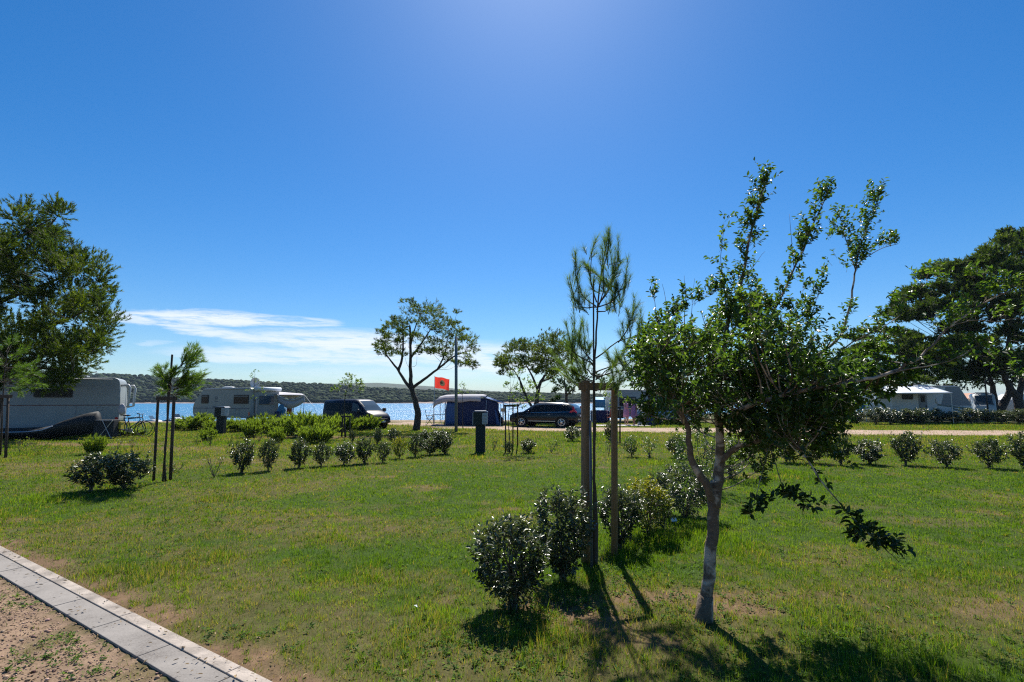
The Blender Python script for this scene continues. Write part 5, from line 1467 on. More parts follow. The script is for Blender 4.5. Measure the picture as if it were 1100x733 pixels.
# ladder
mb = MB().tube([(-3.3, -.5, .3), (-3.15, -.5, 1.5)], .025).tube([(-3.3, -.1, .3), (-3.15, -.1, 1.5)], .025)
for k in range(5): mb.tube([(-3.28 + k * .03, -.5, .45 + k * .24), (-3.28 + k * .03, -.1, .45 + k * .24)], .02)
mb.build('ladder', M['white_paint'], cv)

def sheet(pts4, nu, nv, sag, thick=.01, wav=0.0):
    a, b_, c_, d = [Vector(p) for p in pts4]; V = []
    for j in range(nv + 1):
        for i in range(nu + 1):
            u, v = i / nu, j / nv
            p = (a * (1 - u) + b_ * u) * (1 - v) + (d * (1 - u) + c_ * u) * v
            p = p + Vector((0, 0, -sag * 16 * u * (1 - u) * v * (1 - v) + (wav * math.sin(u * 19 + v * 3) if wav else 0))); V.append(tuple(p))
    F = [(j * (nu + 1) + i, j * (nu + 1) + i + 1, (j + 1) * (nu + 1) + i + 1, (j + 1) * (nu + 1) + i) for j in range(nv) for i in range(nu)]
    return MB().add(V, F)
def solid(o, t=.01):
    m_ = o.modifiers.new('solidify', 'SOLIDIFY'); m_.thickness = t; return o
# canopy on poles, right of that caravan
Yc = 36.5
can = thing('sun_canopy', 'grey fabric sun canopy with white sagging edge on poles beside the small caravan', 'canopy', (AT(312, 455, Yc).x, Yc, 0))
off = can.location
p = [AT(298, 424, Yc), AT(327, 424.5, Yc - .4), AT(324, 423, Yc + 2.2), AT(299, 421, Yc + 2.4)]
o = sheet(p, 14, 10, .28); solid(o.build('canopy_cloth', M['grey_canvas'], can, True, off=off))
o = MB()
val = []
n = 16
for i in range(n + 1):
    u = i / n; q_ = p[0].lerp(p[1], u); s_ = 4 * u * (1 - u)
    val += [tuple(q_ + Vector((0, -.01, -.35 * s_ - .02))), tuple(q_ + Vector((0, -.01, -.35 * s_ - .62 + .25 * abs(u - .5))))]
o.add(val, [(2 * i, 2 * i + 1, 2 * i + 3, 2 * i + 2) for i in range(n)]); 
o = MB().add([v for v in val], [(2 * i, 2 * i + 1, 2 * i + 3, 2 * i + 2) for i in range(n)]); solid(o.build('valance', M['grey_canvas'], can, True, off=off))
MB().tube([Vector(val[2 * i]) + Vector((0, -.03, 0)) for i in range(n + 1)], .035, 6).build('white_edge', M['white_paint'], can, True, off=off)
for q_ in (p[1], p[2], AT(314, 430, Yc)):
    MB().tube([(q_.x, q_.y, 0), (q_.x, q_.y, q_.z)], .022, 8).build('pole', M['steel'], can, True, off=off)
MB().tube([p[1], AT(337, 437, Yc - .8), AT(344, 455, Yc - 1)], .012, 5).build('guy_rope', M['white_paint'], can, off=off)

# ---- tent trailer with awning ----
Yt = 34.5
tent = thing('camping_tent', 'navy blue frame tent with pale grey roof hood beyond the grey pole', 'tent', (AT(505, 457, Yt).x, Yt, 0)); off = tent.location
def P_(px, py, dy=0): return AT(px, py, Yt + dy)
# roof: pale hood spans 467..520, navy beyond to 540
xs_ = [467, 471, 478, 490, 505, 518, 522]; zt_ = [433, 428.5, 426.8, 426.3, 426.2, 426.2, 426.8]
V = []
for j, dy in enumerate((-.6, .9, 2.4)):
    for x_, z_ in zip(xs_, zt_): V.append(tuple(P_(x_, z_ - (1.0 if j == 1 else 0), 0) + Vector((0, dy, .10 if j == 1 else 0))))
nX = len(xs_)
F = [(j * nX + i, j * nX + i + 1, (j + 1) * nX + i + 1, (j + 1) * nX + i) for j in range(2) for i in range(nX - 1)]
solid(MB().add(V, F).build('roof_hood', M['grey_canvas'], tent, True, off=off), .015)
# hood front drop (pale scalloped strip)
V = []; n = 14
for i in range(n + 1):
    u = i / n; x_ = 467 + (517 - 467) * u
    top = P_(x_, np.interp(x_, xs_, zt_)) + Vector((0, -.62, 0)); dep = .34 + .05 * math.sin(u * 14) + (.0 if u < .9 else -.05)
    V += [tuple(top), tuple(top + Vector((0, -.05, -dep)))]
solid(MB().add(V, [(2 * i, 2 * i + 1, 2 * i + 3, 2 * i + 2) for i in range(n)]).build('valance', M['grey_canvas'], tent, True, off=off), .01)
def wallq(name, m, a, b_, c_, d, t=.02): 
    o = sheet((a, b_, c_, d), 10, 6, 0, wav=0); 
    o.v = [(x, y + .03 * math.sin(x * 9), z) for (x, y, z) in o.v]
    return solid(o.build(name, M[m], tent, True, off=off), t)
G_ = lambda px, dy=0: Vector((AT(px, 455, Yt).x, Yt + dy, 0))
up_ = lambda px, py, dy=0: Vector((AT(px, py, Yt).x, Yt + dy, AT(px, py, Yt).z))
wallq('side_wall', 'navy_canvas', G_(493, -.55), G_(524, -.55), up_(522, 428, -.55), up_(493, 429, -.55))
wallq('side_wall', 'navy_canvas', G_(478, -.52), G_(493, -.52), up_(493, 429, -.52), up_(481, 432, -.52))
wallq('front_panel', 'blue_canvas', up_(480, 456, -.60), up_(489, 456, -.60), up_(492, 433, -.60), up_(481, 433, -.60))
wallq('back_wall', 'navy_canvas', G_(478, 2.3), G_(542, 2.3), up_(530, 432, 2.3), up_(478, 430, 2.3))
# navy lean-to roof on the right
V = [up_(518, 426.4, -.55), up_(541, 433, -.9), up_(545, 434, 2.3), up_(522, 426, 2.3)]
solid(sheet(V, 8, 6, .06).build('lean_to_roof', M['blue_canvas'], tent, True, off=off), .015)
wallq('lean_to_wall', 'navy_canvas', G_(524, -.5), G_(536, -.7), up_(536, 433, -.7), up_(522, 428, -.5))
wallq('lean_to_side', 'navy_canvas', G_(544, -.4), G_(544, 2.2), up_(541, 434, 2.2), up_(541, 434, -.6))
wallq('door_flap', 'blue_canvas', G_(538, -.95), G_(534, -.85), up_(532, 440, -.85), up_(533, 440, -.9))
for (px_, py_, dy) in [(467.5, 432, -.6), (467.5, 432, 2.4), (480, 432, -.62), (541, 433, -.9)]:
    MB().tube([G_(px_, dy), up_(px_, py_, dy)], .022, 8).build('pole', M['grey_canvas'], tent, True, off=off)
for (ax, ay, bx_, by_) in [(467.5, -.6, 462, -2.0), (480, -.62, 478, -2.0), (523, -.6, 523, -2.0)]:
    MB().tube([up_(ax, 430, ay), G_(bx_, by_)], .012, 5).build('guy_rope', M['white_paint'], tent, off=off)
wallq('wind_break', 'blue_canvas', G_(473, 2.2), G_(481, 2.2), up_(481, 440, 2.2), up_(473, 440, 2.2))
MB().tube([up_(538, 434, -.9), G_(538.5, -1.9)], .014, 6).build('guy_rope', M['white_paint'], tent, off=off)

def chair(name, label, loc, rz, m='navy_canvas'):
    r = thing(name, label, 'chair', loc, rz)
    MB().box((0, 0, .42), (.46, .44, .03), 0).build('seat', M[m], r, bevel=.01)
    MB().box((0, .24, .72), (.46, .03, .58), M4=Matrix.Rotation(R(-12), 3, 'X')).build('backrest', M[m], r, bevel=.01)
    for s in (-1, 1):
        MB().tube([(s * .25, -.22, 0), (s * .25, .25, .62)], .014, 6).build('leg', M['black'], r)
        MB().tube([(s * .25, .22, 0), (s * .25, -.22, .62)], .014, 6).build('leg', M['black'], r)
        MB().box((s * .25, 0, .63), (.05, .45, .025)).build('armrest', M['black'], r, bevel=.008)
    return r
chair('folding_chair', 'dark folding camping chair left of the blue tent', (AT(461, 455, 34).x, 34.2, 0), R(100))
tb = thing('camping_table', 'low white-topped camping table under the pale tent hood', 'table', (AT(472, 455, 34.6).x, 34.9, 0))
MB().box((0, 0, .70), (1.0, .6, .03)).build('tabletop', M['white_paint'], tb, bevel=.008)
for s in (-1, 1):
    for e in (-1, 1): MB().tube([(s * .4, e * .25, 0), (s * .44, e * .25, .69)], .014, 6).build('leg', M['steel'], tb)
# sign board on post right of tent
sg = thing('notice_post', 'small square tan board on a thin post between the tent and the stakes', 'sign', (AT(540, 456, 33.5).x, 33.5, 0))
MB().tube([(0, 0, 0), (0, 0, 1.0)], .02, 8).build('post', M['timber'], sg, True)
MB().box((0, -.03, 1.02), (.24, .02, .22)).build('board', mat('tan_board', (.42, .30, .16), .7), sg, bevel=.005)

# ---- flag ----
Yf = 33
fb_ = AT(466, 455, Yf); fl_ = thing('flag_pole', 'thin flag pole flying a red flag with a pale emblem left of the grey pole', 'flag', (fb_.x, Yf, 0))
MB().tube([(0, 0, 0), (0, 0, AT(466, 404, Yf).z)], [.018, .012], 8).build('pole', M['steel'], fl_, True)
zt = AT(466, 404.5, Yf).z; wF = 15.5 / 550 * Yf; hF = 12 / 550 * Yf
def flagp(u, v, o=0.0): return (.02 + u * wF, .11 * math.sin(u * 9 + v * 1.5) * (u + .25) + o, zt - v * hF - u * .17 - .02 * math.sin(u * 9))
V = [flagp(i / 16, j / 8) for j in range(9) for i in range(17)]
F = [(j * 17 + i, (j + 1) * 17 + i, (j + 1) * 17 + i + 1, j * 17 + i + 1) for j in range(8) for i in range(16)]
fo = MB().add(V, F).build('flag_cloth', M['red_flag'], fl_, True)
fo.data.attributes.new('tint', 'FLOAT', 'POINT')
def disc(cu, cv_, ru, rv_, o, m, name, n=16):
    V = [flagp(cu, cv_, o)] + [flagp(cu + ru * math.cos(6.283 * k / n), cv_ + rv_ * math.sin(6.283 * k / n), o) for k in range(n)]
    MB().add(V, [(0, 1 + k, 1 + (k + 1) % n) for k in range(n)]).build(name, m, fo)
for s in (-1, 1):
    disc(.52, .5, .17, .26, s * .008, M['emblem'], 'emblem'); disc(.50, .5, .06, .10, s * .012, M['emblem_dark'], 'emblem_centre')

# ---- grey pole and power boxes ----
b_ = g3(490, 464, -.05); o = MB().tube([b_, AT(490, 362, b_.y)], [.085, .075], 14)
o = o.build('metal_pole', M['pole_grey'], None, True); tag(o, 'tall plain grey metal pole right of the leaning pine', 'pole')
def power_box(px, py, top, headpy, w, label, rz=0):
    b_ = g3(px, py); d = b_.y; H = AT(px, top, d).z - b_.z; hz = AT(px, headpy, d).z - b_.z; wm_ = w / FPX * d
    r = thing('power_pedestal', label, 'power pedestal', b_, rz)
    MB().box((0, 0, hz / 2), (wm_ * .78, wm_ * .6, hz)).build('column', M['green_box'], r, bevel=.012)
    MB().box((-wm_ * .14, 0, (hz + H) / 2), (wm_ * .86, wm_ * .9, H - hz)).build('head', M['green_box'], r, bevel=.02)
    MB().box((wm_ * .36, -wm_ * .06, (hz + H) / 2 + .01), (wm_ * .42, wm_ * .80, (H - hz) * .86)).build('socket_panel', M['grey_box'], r, bevel=.012)
    for k in range(3): MB().box((wm_ * .36, -wm_ * .47, hz + (H - hz) * (.25 + .25 * k)), (wm_ * .26, .02, (H - hz) * .14)).build('socket', M['trim_grey'], r, bevel=.004)
    MB().prism([(-wm_ * .62, H), (wm_ * .62, H), (wm_ * .45, H + .05), (-wm_ * .45, H + .05)], -wm_ * .5, wm_ * .5).build('lid', M['blue_stripe'], r, bevel=.008)
    MB().box((-wm_ * .60, 0, (hz + H) / 2), (.02, wm_ * .8, (H - hz) * .9)).build('side_trim', M['grey_box'], r)
power_box(516, 486, 443, 457, 13, 'dark green power pedestal with pale socket panel in the middle of the lawn')
power_box(237, 466, 438, 448, 10, 'dark green power pedestal standing before the small caravan')
# small barbecue-like post near the shore
pb = thing('shore_post', 'short dark post with a small box head at the shore left of the leaning pine', 'post', (AT(412.5, 450, 38).x - .0, 38, 0)); 
MB().tube([(0, 0, 0), (0, 0, .85)], .03, 8).build('post', M['black'], pb, True); MB().box((0, 0, .95), (.24, .2, .25)).build('box', M['black'], pb, bevel=.02)
for k, (px_, s_) in enumerate([(388, .25), (399, .32), (394, .18)]):
    p_ = AT(px_, 449, 42.5); mb = MB().ellip((0, 0, 0), (s_ * 1.3, s_, s_ * .9), 9, 6, .18); o = mb.build('rock', M['rock'], None, False); o.location = (p_.x, 41.5, float(gz(p_.x, 41.5)) + .1)
    tag(o, ['low dark rock at the water edge, left of the pair', 'largest dark rock at the water edge left of the leaning pine', 'smallest dark rock lying between two others at the water edge'][k], 'rock', 'rocks at the water edge')

# ---- covered boat, cupboard, bicycle near the long caravan ----
Yb = 21.5
bt = thing('covered_boat', 'dark tarpaulin-covered small boat with pale edge before the long caravan', 'boat', (AT(50, 465, Yb).x, Yb, 0)); off = bt.location
secs = []
for (px_, ptop, pbot, w_) in [(-40, 464, 471, .55), (0, 463, 471, .62), (30, 462, 471, .66), (47, 459.5, 471, .68), (57, 454, 470, .64), (70, 449, 469, .56), (83, 445.5, 468, .42), (91, 444.5, 466, .2)]:
    c = AT(px_, ptop, Yb); cb = AT(px_, pbot, Yb); zb_ = max(.04, cb.z)
    secs.append([(c.x, Yb + .7 + y_ * w_, z_) for (y_, z_) in [(-.7, zb_), (-1.05, zb_ + (c.z - zb_) * .5), (-1.1, zb_ + (c.z - zb_) * .72), (-.6, c.z), (0, c.z + .08), (.6, c.z), (1.1, zb_ + (c.z - zb_) * .72), (1.05, zb_ + (c.z - zb_) * .5), (.7, zb_)]])
mb = MB(); skin_rings(mb, secs); mb.build('tarpaulin', M['dark_tarp'], bt, True, off=off)
MB().tube([Vector(s_[2]) + Vector((0, -.02, .02)) for s_ in secs[:5]], .022, 6).build('gunwale', mat('pale_blue_tube', (.30, .38, .50), .5), bt, True, off=off)
cbn = thing('camping_cupboard', 'black fabric camping cupboard with crossed pale legs beside the covered boat', 'cupboard', (AT(108, 465, 22).x, 22.3, 0), R(8))
MB().box((0, 0, .45), (.78, .45, .72)).build('cloth_body', M['dark_tarp'], cbn, bevel=.02)
MB().tube([(-.12, -.26, .08), (.36, -.26, .78)], .013, 6).tube([(.34, -.26, .06), (-.04, -.26, .8)], .013, 6).tube([(-.3, -.26, .8), (.4, -.26, .77)], .012, 6).build('frame', M['steel'], cbn)
for s in (-1, 1):
    for e in (-1, 1): MB().tube([(s * .36, e * .2, 0), (s * .36, e * .2, .12)], .015, 6).build('leg', M['steel'], cbn)
o = MB().box((0, 0, .012), (.9, .5, .02)).build('doormat', mat('brown_mat', (.22, .14, .09), .9), None, bevel=.005); o.location = (AT(91, 466, 22).x, 22.0, 0); tag(o, 'flat brown mat lying between the covered boat and the black cupboard', 'mat')
cr_ = thing('crate', 'yellow plastic crate beside the bicycle', 'crate', (AT(123, 464, 22.4).x, 22.6, .38), R(10))
MB().box((0, 0, .16), (.30, .25, .30)).build('box', M['yellow'], cr_, bevel=.02); MB().box((0, 0, .31), (.34, .29, .04)).build('rim', M['yellow'], cr_, bevel=.01)
st = thing('folding_stand', 'small dark stand carrying the yellow crate', 'stand', (AT(123, 464, 22.4).x, 22.6, 0), R(10))
MB().box((0, 0, .36), (.36, .3, .025)).build('shelf', M['black'], st)
for s in (-1, 1):
    for e in (-1, 1): MB().tube([(s * .16, e * .13, 0), (s * .15, e * .12, .35)], .014, 6).build('leg', M['black'], st)
def bicycle(name, label, loc, rz, m):
    r = thing(name, label, 'bicycle', loc, rz)
    for x in (-.52, .52):
        w = MB().lathe([(.34 + .016 * math.cos(a), .016 * math.sin(a)) for a in [k * 6.283 / 8 for k in range(9)]], (x, 0, .345), 28, 'Y').build('wheel', M['rubber'], r, True)
        mb = MB()
        for k in range(14):
            a = 6.283 * k / 14; mb.tube([(x, 0, .345), (x + .32 * math.cos(a), 0, .345 + .32 * math.sin(a))], .002, 3)
        mb.build('spokes', M['steel'], w)
    mb = MB(); bb = (-.08, 0, .30); st_ = (-.22, 0, .82); hd = (.34, 0, .88); hb = (.38, 0, .72)
    for a, c_ in [(bb, st_), (st_, hd), (bb, hb), (hd, hb), (bb, (-.52, 0, .345)), ((-.2, 0, .72), (-.52, 0, .345)), (hb, (.52, 0, .345))]: mb.tube([a, c_], .019, 8)
    mb.build('frame', m, r, True)
    MB().tube([(-.22, 0, .82), (-.25, 0, .95)], .013).ellip((-.26, 0, .97), (.14, .07, .035)).build('saddle', M['black'], r, True)
    MB().tube([(.34, 0, .88), (.33, 0, 1.02)], .014).tube([(.25, -.29, 1.04), (.33, 0, 1.02), (.25, .29, 1.04)], .013).build('handlebar', M['black'], r, True)
    MB().lathe([(0, -.01), (.09, -.01), (.09, .01), (0, .01)], (-.08, -.03, .30), 18, 'Y').tube([(-.08, -.05, .30), (.06, -.06, .2)], .01).build('crank', M['steel'], r)
bicycle('bicycle', 'dark bicycle leaning upright beside the end of the long caravan', (AT(139, 465, 23).x, 23.2, 0), R(12), M['navy_van'])
bicycle('bicycle', 'blue and white bicycle parked behind the dark one at the caravan end', (AT(130, 465, 23.4).x, 23.9, 0), R(40), M['sea_blue'])
# dinghy & jacket-like pack hung on the carrier
bp_ = MB().ellip((0, 0, 0), (.17, .12, .24), 9, 6, .22).build('cloth_bundle', M['grey_canvas'], None, True); bp_.location = (AT(131, 438, 23.6).x, 23.6, AT(131, 440, 23.6).z); tag(bp_, 'pale bundle hanging on the carrier above the bicycles', 'bundle')

# ---- boats on the water ----
def boat(name, label, px, Y, length, hullm, deckm, rz=0, canopy=None):
    c = AT(px, 440, Y); r = thing(name, label, 'boat', (c.x, Y, SEA), rz); secs = []
    L_ = length
    for (t_, w_, zk, zg) in [(-.5, .38, -.1, .55), (-.2, .42, -.15, .55), (.15, .40, -.15, .62), (.38, .22, -.1, .72), (.5, .02, .2, .82)]:
        w_ *= L_ * .45; secs.append([(t_ * L_, y_ * w_, z_) for (y_, z_) in [(-.5, zk), (-1, zk + .25), (-1, zg), (-.8, zg + .02), (.8, zg + .02), (1, zg), (1, zk + .25), (.5, zk)]])
    mb = MB(); skin_rings(mb, secs); mb.build('hull', hullm, r)
    MB().prism([(-.25 * L_, .55), (.30 * L_, .6), (.22 * L_, .85), (.10 * L_, .95), (-.2 * L_, .8)], -L_ * .13, L_ * .13).build('deck', deckm, r, bevel=.03)
    MB().add([(.10 * L_, -.5, .9), (.10 * L_, .5, .9), (.02 * L_, .42, 1.35), (.02 * L_, -.42, 1.35)], [(0, 1, 2, 3)]).build('windscreen', M['glass_blue'], r)
    if canopy:
        MB().tube([(-.3 * L_, -.5, .7), (-.2 * L_, -.5, 1.7)], .02).tube([(.1 * L_, .5, .7), (.05 * L_, .5, 1.7)], .02).build('canopy_frame', M['steel'], r)
        MB().box((-.1 * L_, 0, 1.75), (.4 * L_, 1.4, .06)).build('canopy', canopy, r, bevel=.02)
    return r
boat('motor_boat', 'white motor boat with blue hull moored left of the three stakes', 161, 55, 4.6, M['sea_blue'], M['white_paint'], R(8))
boat('motor_boat', 'small white boat with blue cover seen between the stakes', 180, 56, 2.6, M['white_paint'], M['sea_blue'], R(30))
boat('motor_boat', 'tiny white boat behind the three stakes by the caravan drawbar', 189, 62, 2.8, M['white_paint'], M['white_paint'], R(-20))

# ---- caravan group behind the patchy tree ----
Ym = 39
c = AT(690, 455, Ym)
cv = caravan('white_caravan', 'light blue-grey caravan partly hidden behind the people and the patchy tree', (c.x + 1.2, Ym + 1.2, 0), R(2), [(-3.6, .45), (3.6, .45), (3.7, 1.5), (3.5, 2.40), (-3.4, 2.45), (-3.7, 1.4)], 2.3,
             [(-2.3, 1.55, 1.3, .7), (.6, 1.6, .8, .6), (2.5, 1.6, 1.0, .6)], [(-3.6, 3.6, 1.05, 1.05, .08, 'blue_stripe'), (-3.5, 3.5, 2.1, 2.1, .05, 'trim_grey')], (.8,), (-.6, .6), (), 'shaded_white')
Ys = 34.5
tc_ = thing('shelter_sail', 'pale pointed fabric sun shade pitched beside the two people', 'awning', (AT(697, 455, Ys).x, Ys, 0)); off = tc_.location
a = AT(680, 437, Ys); bq = AT(692, 431, Ys + .8); cq = AT(712, 436, Ys); dq = AT(694, 446, Ys - .6)
solid(sheet((a, dq, cq, bq), 8, 8, .05).build('shade_cloth', M['pale_canvas'], tc_, True, off=off), .015)
MB().tube([(dq.x, dq.y, 0), dq], .02, 6).build('pole', M['steel'], tc_, off=off); MB().tube([(bq.x, bq.y, 0), bq], .02, 6).build('pole', M['steel'], tc_, off=off)
MB().tube([a, AT(671, 447, Ys - .4), ], .012, 5).build('guy_rope', M['black'], tc_, off=off)
o = thing('wind_shelter', 'dark blue folded fabric shelter under the pale sun shade', 'shelter', (AT(698, 456, Ys - .2).x, Ys - .3, 0))
MB().lathe([(.34, 0), (.30, .5), (.20, .95), (.06, 1.2), (0, 1.22)], (0, 0, 0), 9).build('cloth', M['navy_canvas'], o, False); MB().tube([(0, 0, 1.2), (0, 0, 1.5)], .015).build('pole', M['steel'], o)
pl = thing('plant_pot', 'small pale pot with a green plant right of the two people', 'plant pot', (AT(687, 456, 34).x, 34, 0))
MB().lathe([(0, 0), (.13, 0), (.17, .34), (.14, .34), (.13, .3), (0, .3)], (0, 0, 0), 14).build('pot', M['grey_box'], pl, True)
P = Plant('leaf', .09, .5, 4)
for k in range(26): P.twig(Vector((pl.location.x, pl.location.y, .32)), Vector((random.gauss(0, .6), random.gauss(0, .6), 1)), .42, .004, 5, t=.5)
P.finish(pl, M['twig'], M['leaf_shrub_green'], 'stem', 'foliage')
# second car far behind, silver, and a cyan caravan/van left between the posts
car2 = thing('parked_car', 'silver car half hidden behind the patchy tree crown', 'car', (AT(716, 456, 36).x, 36.2, 0), R(15))
mb = MB(); skin_rings(mb, loft([(a * .92, b_, c_ * .9, d * .86, e, f) for (a, b_, c_, d, e, f) in cs])); mb.build('body', mat('silver_paint', (.20, .24, .30), .3, .4, coat=.5), car2, True)
cs2 = [(a * .92, b_, c_ * .9, d * .86, e, f) for (a, b_, c_, d, e, f) in cs]
for s in (-1, 1):
    side_patch(cs2, -1.5, -.2, .10, .9, s).build('side_window', M['glass_dark'], car2); side_patch(cs2, -.1, .9, .1, .9, s, x1b=.45).build('side_window', M['glass_dark'], car2)
    for x in (-1.25, 1.28): arch(car2, x, s * .925, .36); wheel(car2, x, s * .86, .32)
top_patch(cs2, .35, 1.14).build('windscreen', M['glass_blue'], car2)
sh = thing('blue_shelter', 'bright turquoise awning seen between the two timber posts', 'awning', (AT(645, 455, 40).x, 40, 0)); off = sh.location
solid(sheet((AT(637, 427, 40), AT(650, 427, 40), AT(650, 430, 38), AT(637, 430, 38)), 6, 4, .05).build('canopy_cloth', M['cyan'], sh, True, off=off), .02)
solid(sheet((AT(637, 430, 38), AT(650, 430, 38), AT(650, 438, 38.1), AT(637, 438, 38.1)), 6, 4, 0).build('front_cloth', M['cyan'], sh, True, off=off), .02)
for px_ in (636, 652): MB().tube([(AT(px_, 430, 38).x, 38, 0), AT(px_, 429, 38)], .02, 6).build('pole', M['steel'], sh, off=off)
bd = MB().box((0, 0, 0), (1.3, 1.0, .9)).build('storage_box', M['navy_canvas'], None, bevel=.08); bd.location = (AT(646, 450, 38).x, 38.6, .45); tag(bd, 'dark blue covered box under the turquoise awning', 'box')
chair('folding_chair', 'dark chair standing left of the two people before the caravan', (AT(667, 455, 36).x, 36, 0), R(160), 'dark_tarp')
chair('folding_chair', 'orange-backed chair beside the dark one before the caravan', (AT(664, 455, 37).x - .5, 37, 0), R(200), 'orange_cloth')
o = MB().box((0, 0, .012), (3.4, 1.6, .02)).build('ground_sheet', mat('pale_ground_sheet', (.5, .47, .45), .9), None); o.location = (AT(668, 457, 33.5).x, 33.6, .012); tag(o, 'pale flat sheet on the ground at the feet of the two people', 'ground sheet')

# ---- right: awning caravan ----
Yr = 38.5
xl = AT(952, 440, Yr).x; xr = AT(1041, 440, Yr).x; rz = R(-10); Lr = (xr - xl) / math.cos(rz); hx_ = Lr / 2
mid_ = ((xl + xr) / 2, Yr + 1.2)
cv = caravan('awning_caravan', 'white caravan with dark sloping nose and extended white awning at the right', (mid_[0], mid_[1], 0), rz,
             [(-hx_, .45), (hx_, .45), (hx_ + .05, 1.15), (hx_ - .75, 2.72), (-hx_ + .1, 2.68), (-hx_ - .1, 1.4)], 2.3,
             [(-1.05, 1.95, .75, .5), (-2.6, 2.0, .7, .5)], [(.9, 3.0, 1.25, .95, .12, 'green_stripe'), (1.8, 2.6, 1.0, .75, .1, 'green_stripe')], (-.6,), (-.05, .55), (), 'white_paint', 1)
hw = 1.15
MB().add([(hx_ - 2.0, -hw - .01, 1.25), (hx_ + .02, -hw - .01, 1.25), (hx_ - .70, -hw - .01, 2.64), (hx_ - 1.6, -hw - .01, 2.62)], [(0, 1, 2, 3)]).build('grey_panel', M['grey_paint'], cv)
MB().tube([(hx_ - 1.9, -hw - .02, 2.68), (hx_ - 2.9, -hw - .02, 2.70)], .04).box((hx_ - 2.6, 0, 2.78), (.7, .6, .1)).build('roof_vent', M['white_paint'], cv)
MB().ellip((.9, -hw - .03, 1.6), (.12, .03, .2)).build('lamp', M['white_paint'], cv, True)
aw = thing('extended_awning', 'white awning stretched out from the right caravan on two thin legs', 'awning', cv.location, rz)
a0, a1 = -hx_ - .3, .6
solid(sheet(((a0, -hw - 2.3, 2.16), (a1, -hw - 2.3, 2.16), (a1, -hw - .02, 2.66), (a0, -hw - .02, 2.66)), 10, 6, .06).build('awning_cloth', M['white_canvas'], aw, True), .02)
MB().tube([(a0, -hw - 2.3, 2.14), (a1, -hw - 2.3, 2.14)], .05).build('front_rail', M['white_paint'], aw, True)
for x in (a0 + .1, a1 - .1): MB().tube([(x, -hw - 2.3, 0), (x, -hw - 2.3, 2.12)], .022).build('leg', M['steel'], aw)
def loc_(x, y): 
    v = Matrix.Rotation(rz, 3, 'Z') @ Vector((x, y, 0)); return (cv.location.x + v.x, cv.location.y + v.y, 0)
for i, x in enumerate((-2.9, -2.0)): chair('folding_chair', ['dark chair under the white awning, left of the pair', 'dark chair under the white awning, nearer the caravan door'][i], loc_(x, -hw - 1.2), R(190))
# sun umbrella and blue windbreak left of the caravan
wb = thing('wind_break', 'bright blue windbreak cloth on posts left of the awning caravan', 'windbreak', (AT(915, 445, 40).x, 40, 0)); off = wb.location
solid(sheet((AT(903, 441, 40), AT(930, 441, 40), AT(930, 430.5, 40), AT(903, 431.5, 40)), 10, 2, 0).build('cloth', M['cyan'], wb, True, off=off), .01)
for px_ in (903, 912, 921, 930): MB().tube([(AT(px_, 441, 40).x, 40, 0), (AT(px_, 441, 40).x, 40, AT(px_, 428, 40).z)], .02, 6).build('post', M['white_paint'], wb, off=off)
tn = thing('pale_awning', 'pale pitched canopy left of the awning caravan behind the hedge', 'canopy', (AT(905, 445, 44).x, 44, 0)); off = tn.location
solid(sheet((AT(888, 428, 43), AT(936, 427, 43), AT(936, 423, 46), AT(888, 424, 46)), 8, 4, .1).build('canopy_cloth', M['white_canvas'], tn, True, off=off), .02)
for px_ in (888, 936): MB().tube([(AT(px_, 428, 43).x, 43, 0), AT(px_, 428, 43)], .03, 6).build('pole', M['steel'], tn, off=off)
# camper van far right
Yv = 52
cm_ = thing('camper_van', 'white camper van with blue windscreen parked far behind the right hedge', 'camper van', (AT(1056, 440, Yv).x, Yv, 0), R(-128)); cm_.scale = (.85, .85, .88)
cv_s = [(-2.6, .45, 1.3, 2.5, 1.0, .95), (-2.5, .42, 1.3, 2.62, 1.05, 1.0), (1.0, .42, 1.3, 2.64, 1.05, 1.0), (1.7, .42, 1.3, 2.45, 1.03, .98), (2.0, .42, 1.25, 1.95, 1.0, .9), (2.5, .42, 1.15, 1.3, .96, .85), (2.8, .45, .9, 1.05, .9, .75)]
mb = MB(); skin_rings(mb, loft(cv_s)); mb.build('body', M['white_paint'], cm_, True)
top_patch(cv_s, 1.75, 2.45).build('windscreen', M['glass_blue'], cm_)
for s in (-1, 1):
    side_patch(cv_s, -1.8, -.2, .2, .7, s).build('side_window', M['glass_dark'], cm_)
    for x in (-1.5, 1.9): wheel(cm_, x, s * .9, .33, .2, M['steel'])
    MB().box((2.76, s * .6, .85), (.06, .25, .14)).build('headlight', M['glass_blue'], cm_, bevel=.02)
MB().box((-.3, 0, 2.70), (1.6, 1.2, .10)).build('solar_panel', M['glass_blue'], cm_, bevel=.01)
hut = thing('brown_shelter', 'low brown roofed shelter left of the far camper van', 'shelter', (AT(1044, 440, 56).x, 56, 0))
MB().prism([(-1.6, 1.7), (1.6, 1.7), (.3, 2.4), (-.3, 2.4)], -1.2, 1.2).build('roof', M['terracotta'], hut); MB().box((0, 0, .85), (2.8, 2.0, 1.7)).build('wall', M['grey_box'], hut)
wt = thing('white_tent', 'pale tent glimpsed between the trunks at the right edge', 'tent', (AT(1089, 440, 55).x, 55, 0))
MB().prism([(-1.2, 0), (1.2, 0), (1.1, 1.7), (0, 2.3), (-1.1, 1.7)], -1.2, 1.2).build('cloth', M['white_canvas'], wt); MB().box((.2, -1.21, .9), (.7, .03, 1.6)).build('door_flap', M['green_stripe'], wt)
o = MB().tube([(AT(1061, 440, 46).x, 46, 0), AT(1058, 408, 46)], [.07, .05], 8).build('dark_post', M['timber_dark'], None, True); tag(o, 'thin dark leaning post in front of the far camper van', 'post')

